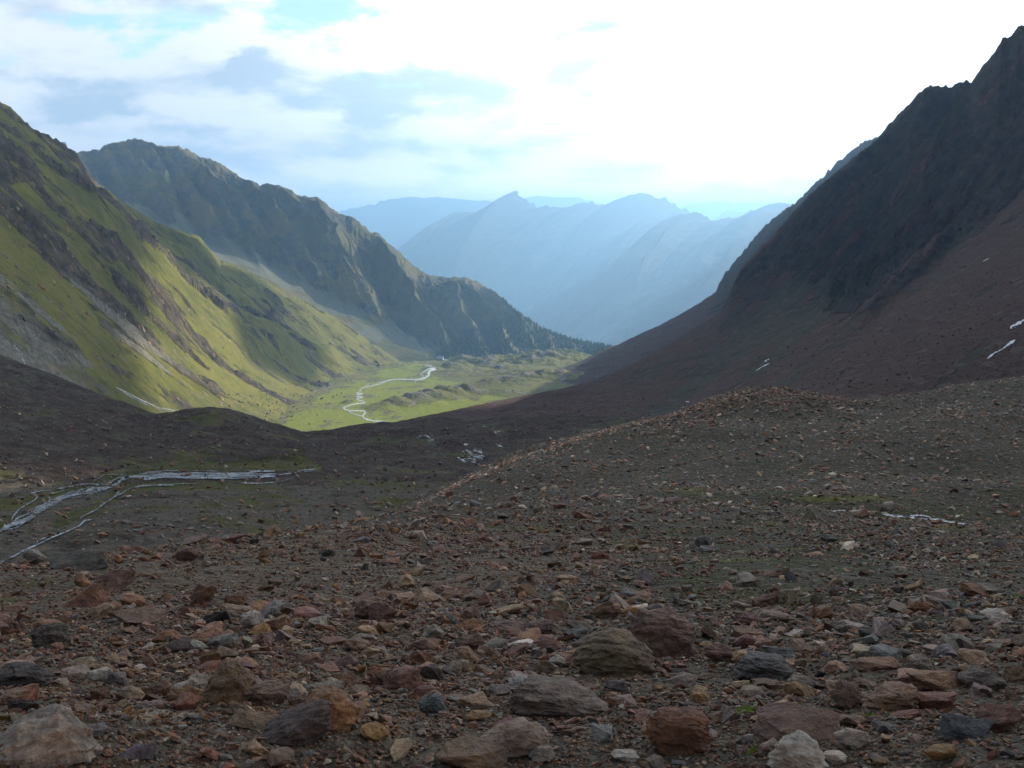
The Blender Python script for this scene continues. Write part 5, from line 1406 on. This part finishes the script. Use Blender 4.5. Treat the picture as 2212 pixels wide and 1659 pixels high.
# moss cushions among the stones
def moss(px, py, w, hgt, label, seed):
    h = hit(px, py, GR)
    if h is None: return
    rr = random.Random(seed)
    s = h[3] / F * w
    V, Fc = [], []
    nu, nv = 26, 10
    for j in range(nv + 1):
        for i in range(nu):
            a = i * 2 * math.pi / nu; r = j / nv
            rad = s * .5 * r * (1 + .28 * math.sin(3 * a + seed) + .16 * math.sin(7 * a + 2 * seed))
            x = rad * math.cos(a); y = rad * math.sin(a) * .8
            g_ = ground(h[0].x + x, h[0].y + y, GR)
            z = (g_[0].z if g_ else h[0].z) - h[0].z + hgt * (1 - r ** 2) - .012 * r
            z += rr.uniform(-1, 1) * hgt * .16
            V.append((x, y, z))
    for j in range(nv):
        for i in range(nu): Fc.append((j * nu + i, j * nu + (i + 1) % nu, (j + 1) * nu + (i + 1) % nu, (j + 1) * nu + i))
    o = py_mesh('moss_cushion', V, Fc, M_moss, True); o.location = h[0]
    tag(o, label, 'moss', 'moss cushions among the stones')
moss(1642, 1487, 34, .02, 'bright green moss cushion under the dark grey rounded boulder', 1)
moss(1612, 1535, 62, .018, 'yellow-green moss cushion right of the broad flat slab boulder', 2)
moss(1725, 1530, 40, .02, 'green moss cushion between the small pink stones in the right rubble', 3)
moss(1635, 1622, 48, .018, 'green moss cushion right of the rust-red block with the dark band', 4)
moss(1880, 1548, 40, .015, 'thin moss cushion under the striped leaning boulder', 5)
moss(2195, 1290, 36, .03, 'olive moss cushion at the right edge beyond the white quartz boulder', 6)

# ------------------------------------------------------------------ unseen clouds added towards the sun, shaped to shade chosen spots
def shade_cloud(spots, z, seed, thick=30):
    """spots: (x, y, ground z, rx, ry) places that lie in this cloud's shade"""
    sv = sun_vec()
    V, Fc = [], []
    bm = bmesh.new()
    rr = random.Random(seed)
    for (x, y, gz, rx, ry) in spots:
        k = (z - gz) / sv.z
        c = Vector((x + sv.x * k, y + sv.y * k, z))
        r = bmesh.ops.create_icosphere(bm, subdivisions=4, radius=1.0)
        co = np.array([v.co[:] for v in r['verts']])
        a = np.arctan2(co[:, 1], co[:, 0])
        o = rr.uniform(0, 90)
        w = 1 + 0.28 * fbm(co[:, 0] * 2.2 + o, co[:, 1] * 2.2, 4, 0.6, seed) + 0.12 * pn(co[:, 0] * 7 + o, co[:, 1] * 7 + co[:, 2] * 6, seed + 3)
        for v, q, ww in zip(r['verts'], co, w):
            v.co = (c.x + q[0] * rx * ww, c.y + q[1] * ry * ww, c.z + q[2] * thick * ww)
    me = bpy.data.meshes.new('shade_cloud'); bm.to_mesh(me); bm.free()
    for p in me.polygons: p.use_smooth = True
    me.materials.append(M_shade_cloud)
    o = bpy.data.objects.new('shade_cloud', me); COL.objects.link(o)
    tag(o, kind='stuff')
def at_px(px, py, on, rx, ry):
    h = hit(px, py, on)
    return (h[0].x, h[0].y, h[0].z, rx, ry)
M_shade_cloud = mat_plain('shade_cloud_white', (0.85, 0.86, 0.88), (0.92, 0.92, 0.93), 0.005)
SL = ['green_slope', 'crag_mountain', 'valley_floor', 'moraine_basin']
shade_cloud([(-420, 380, -80, 260, 230), (-180, 380, -80, 200, 160), (0, 330, -80, 160, 130), (-650, 450, 0, 260, 260), (-330, 560, -40, 150, 130), (-520, 700, 0, 150, 120), (-360, 640, -60, 120, 90), (-270, 700, -90, 90, 80), (-100, 480, -90, 120, 50)], 1350, 3)  # added out of view to keep the basin and lower slope in shade
shade_cloud([at_px(590, 715, SL, 105, 190), at_px(650, 765, SL, 80, 160), at_px(540, 690, SL, 70, 120)], 1400, 5, 22)
shade_cloud([at_px(250, 620, SL, 90, 110), at_px(60, 560, SL, 100, 90), at_px(160, 590, SL, 80, 70)], 1450, 7, 18)
shade_cloud([at_px(120, 330, SL, 150, 165), at_px(190, 400, SL, 150, 165), at_px(250, 442, SL, 142, 180), at_px(320, 492, SL, 135, 195), at_px(390, 540, SL, 127, 195), at_px(470, 595, SL, 120, 180), at_px(560, 640, SL, 105, 135)], 1500, 9, 26)
shade_cloud([at_px(60, 335, SL, 150, 120), at_px(50, 400, SL, 140, 120), at_px(20, 380, SL, 115, 90), at_px(100, 430, SL, 100, 85), at_px(190, 480, SL, 80, 80), at_px(20, 480, SL, 60, 50)], 1480, 13, 14)
shade_cloud([at_px(40, 690, SL, 70, 70), at_px(120, 760, SL, 70, 70), at_px(220, 830, SL, 60, 60), at_px(20, 800, SL, 70, 70)], 1420, 15, 14)

RB = ['right_mountain', 'moraine_basin', 'far_shoulder']
shade_cloud([at_px(1145, 888, RB, 75, 55), at_px(1080, 898, RB, 70, 50), at_px(1210, 880, RB, 75, 60), at_px(1120, 905, RB, 70, 50), at_px(1010, 908, RB, 45, 35)], 1380, 17, 8)  # added out of view to darken a stray sunlit patch

# ------------------------------------------------------------------ haze: real air between here and the far ranges
def haze():
    m = bpy.data.materials.new('haze'); m.use_nodes = True
    nt = m.node_tree; nt.nodes.clear()
    v = nd(nt, 'ShaderNodeVolumePrincipled')
    v.inputs['Color'].default_value = (0.34, 0.64, 1.0, 1)
    v.inputs['Absorption Color'].default_value = (0, 0, 0, 1)
    v.inputs['Density'].default_value = HAZE_D
    v.inputs['Anisotropy'].default_value = 0.5
    o = nd(nt, 'ShaderNodeOutputMaterial')
    nt.links.new(v.outputs[0], o.inputs['Volume'])
    V, Fc = [], []
    allz = min(s[0][:, 2].min() for s in SHEETS.values()); topz = max(s[0][:, 2].max() for s in SHEETS.values())
    box(V, Fc, -20000, 22000, -1500, 34000, allz - 1, topz + 25)
    o = py_mesh('haze', V, Fc, m)
    tag(o, kind='stuff')
    print('haze z', allz - 1, topz + 30)
HAZE_D = 1.3e-4
haze()
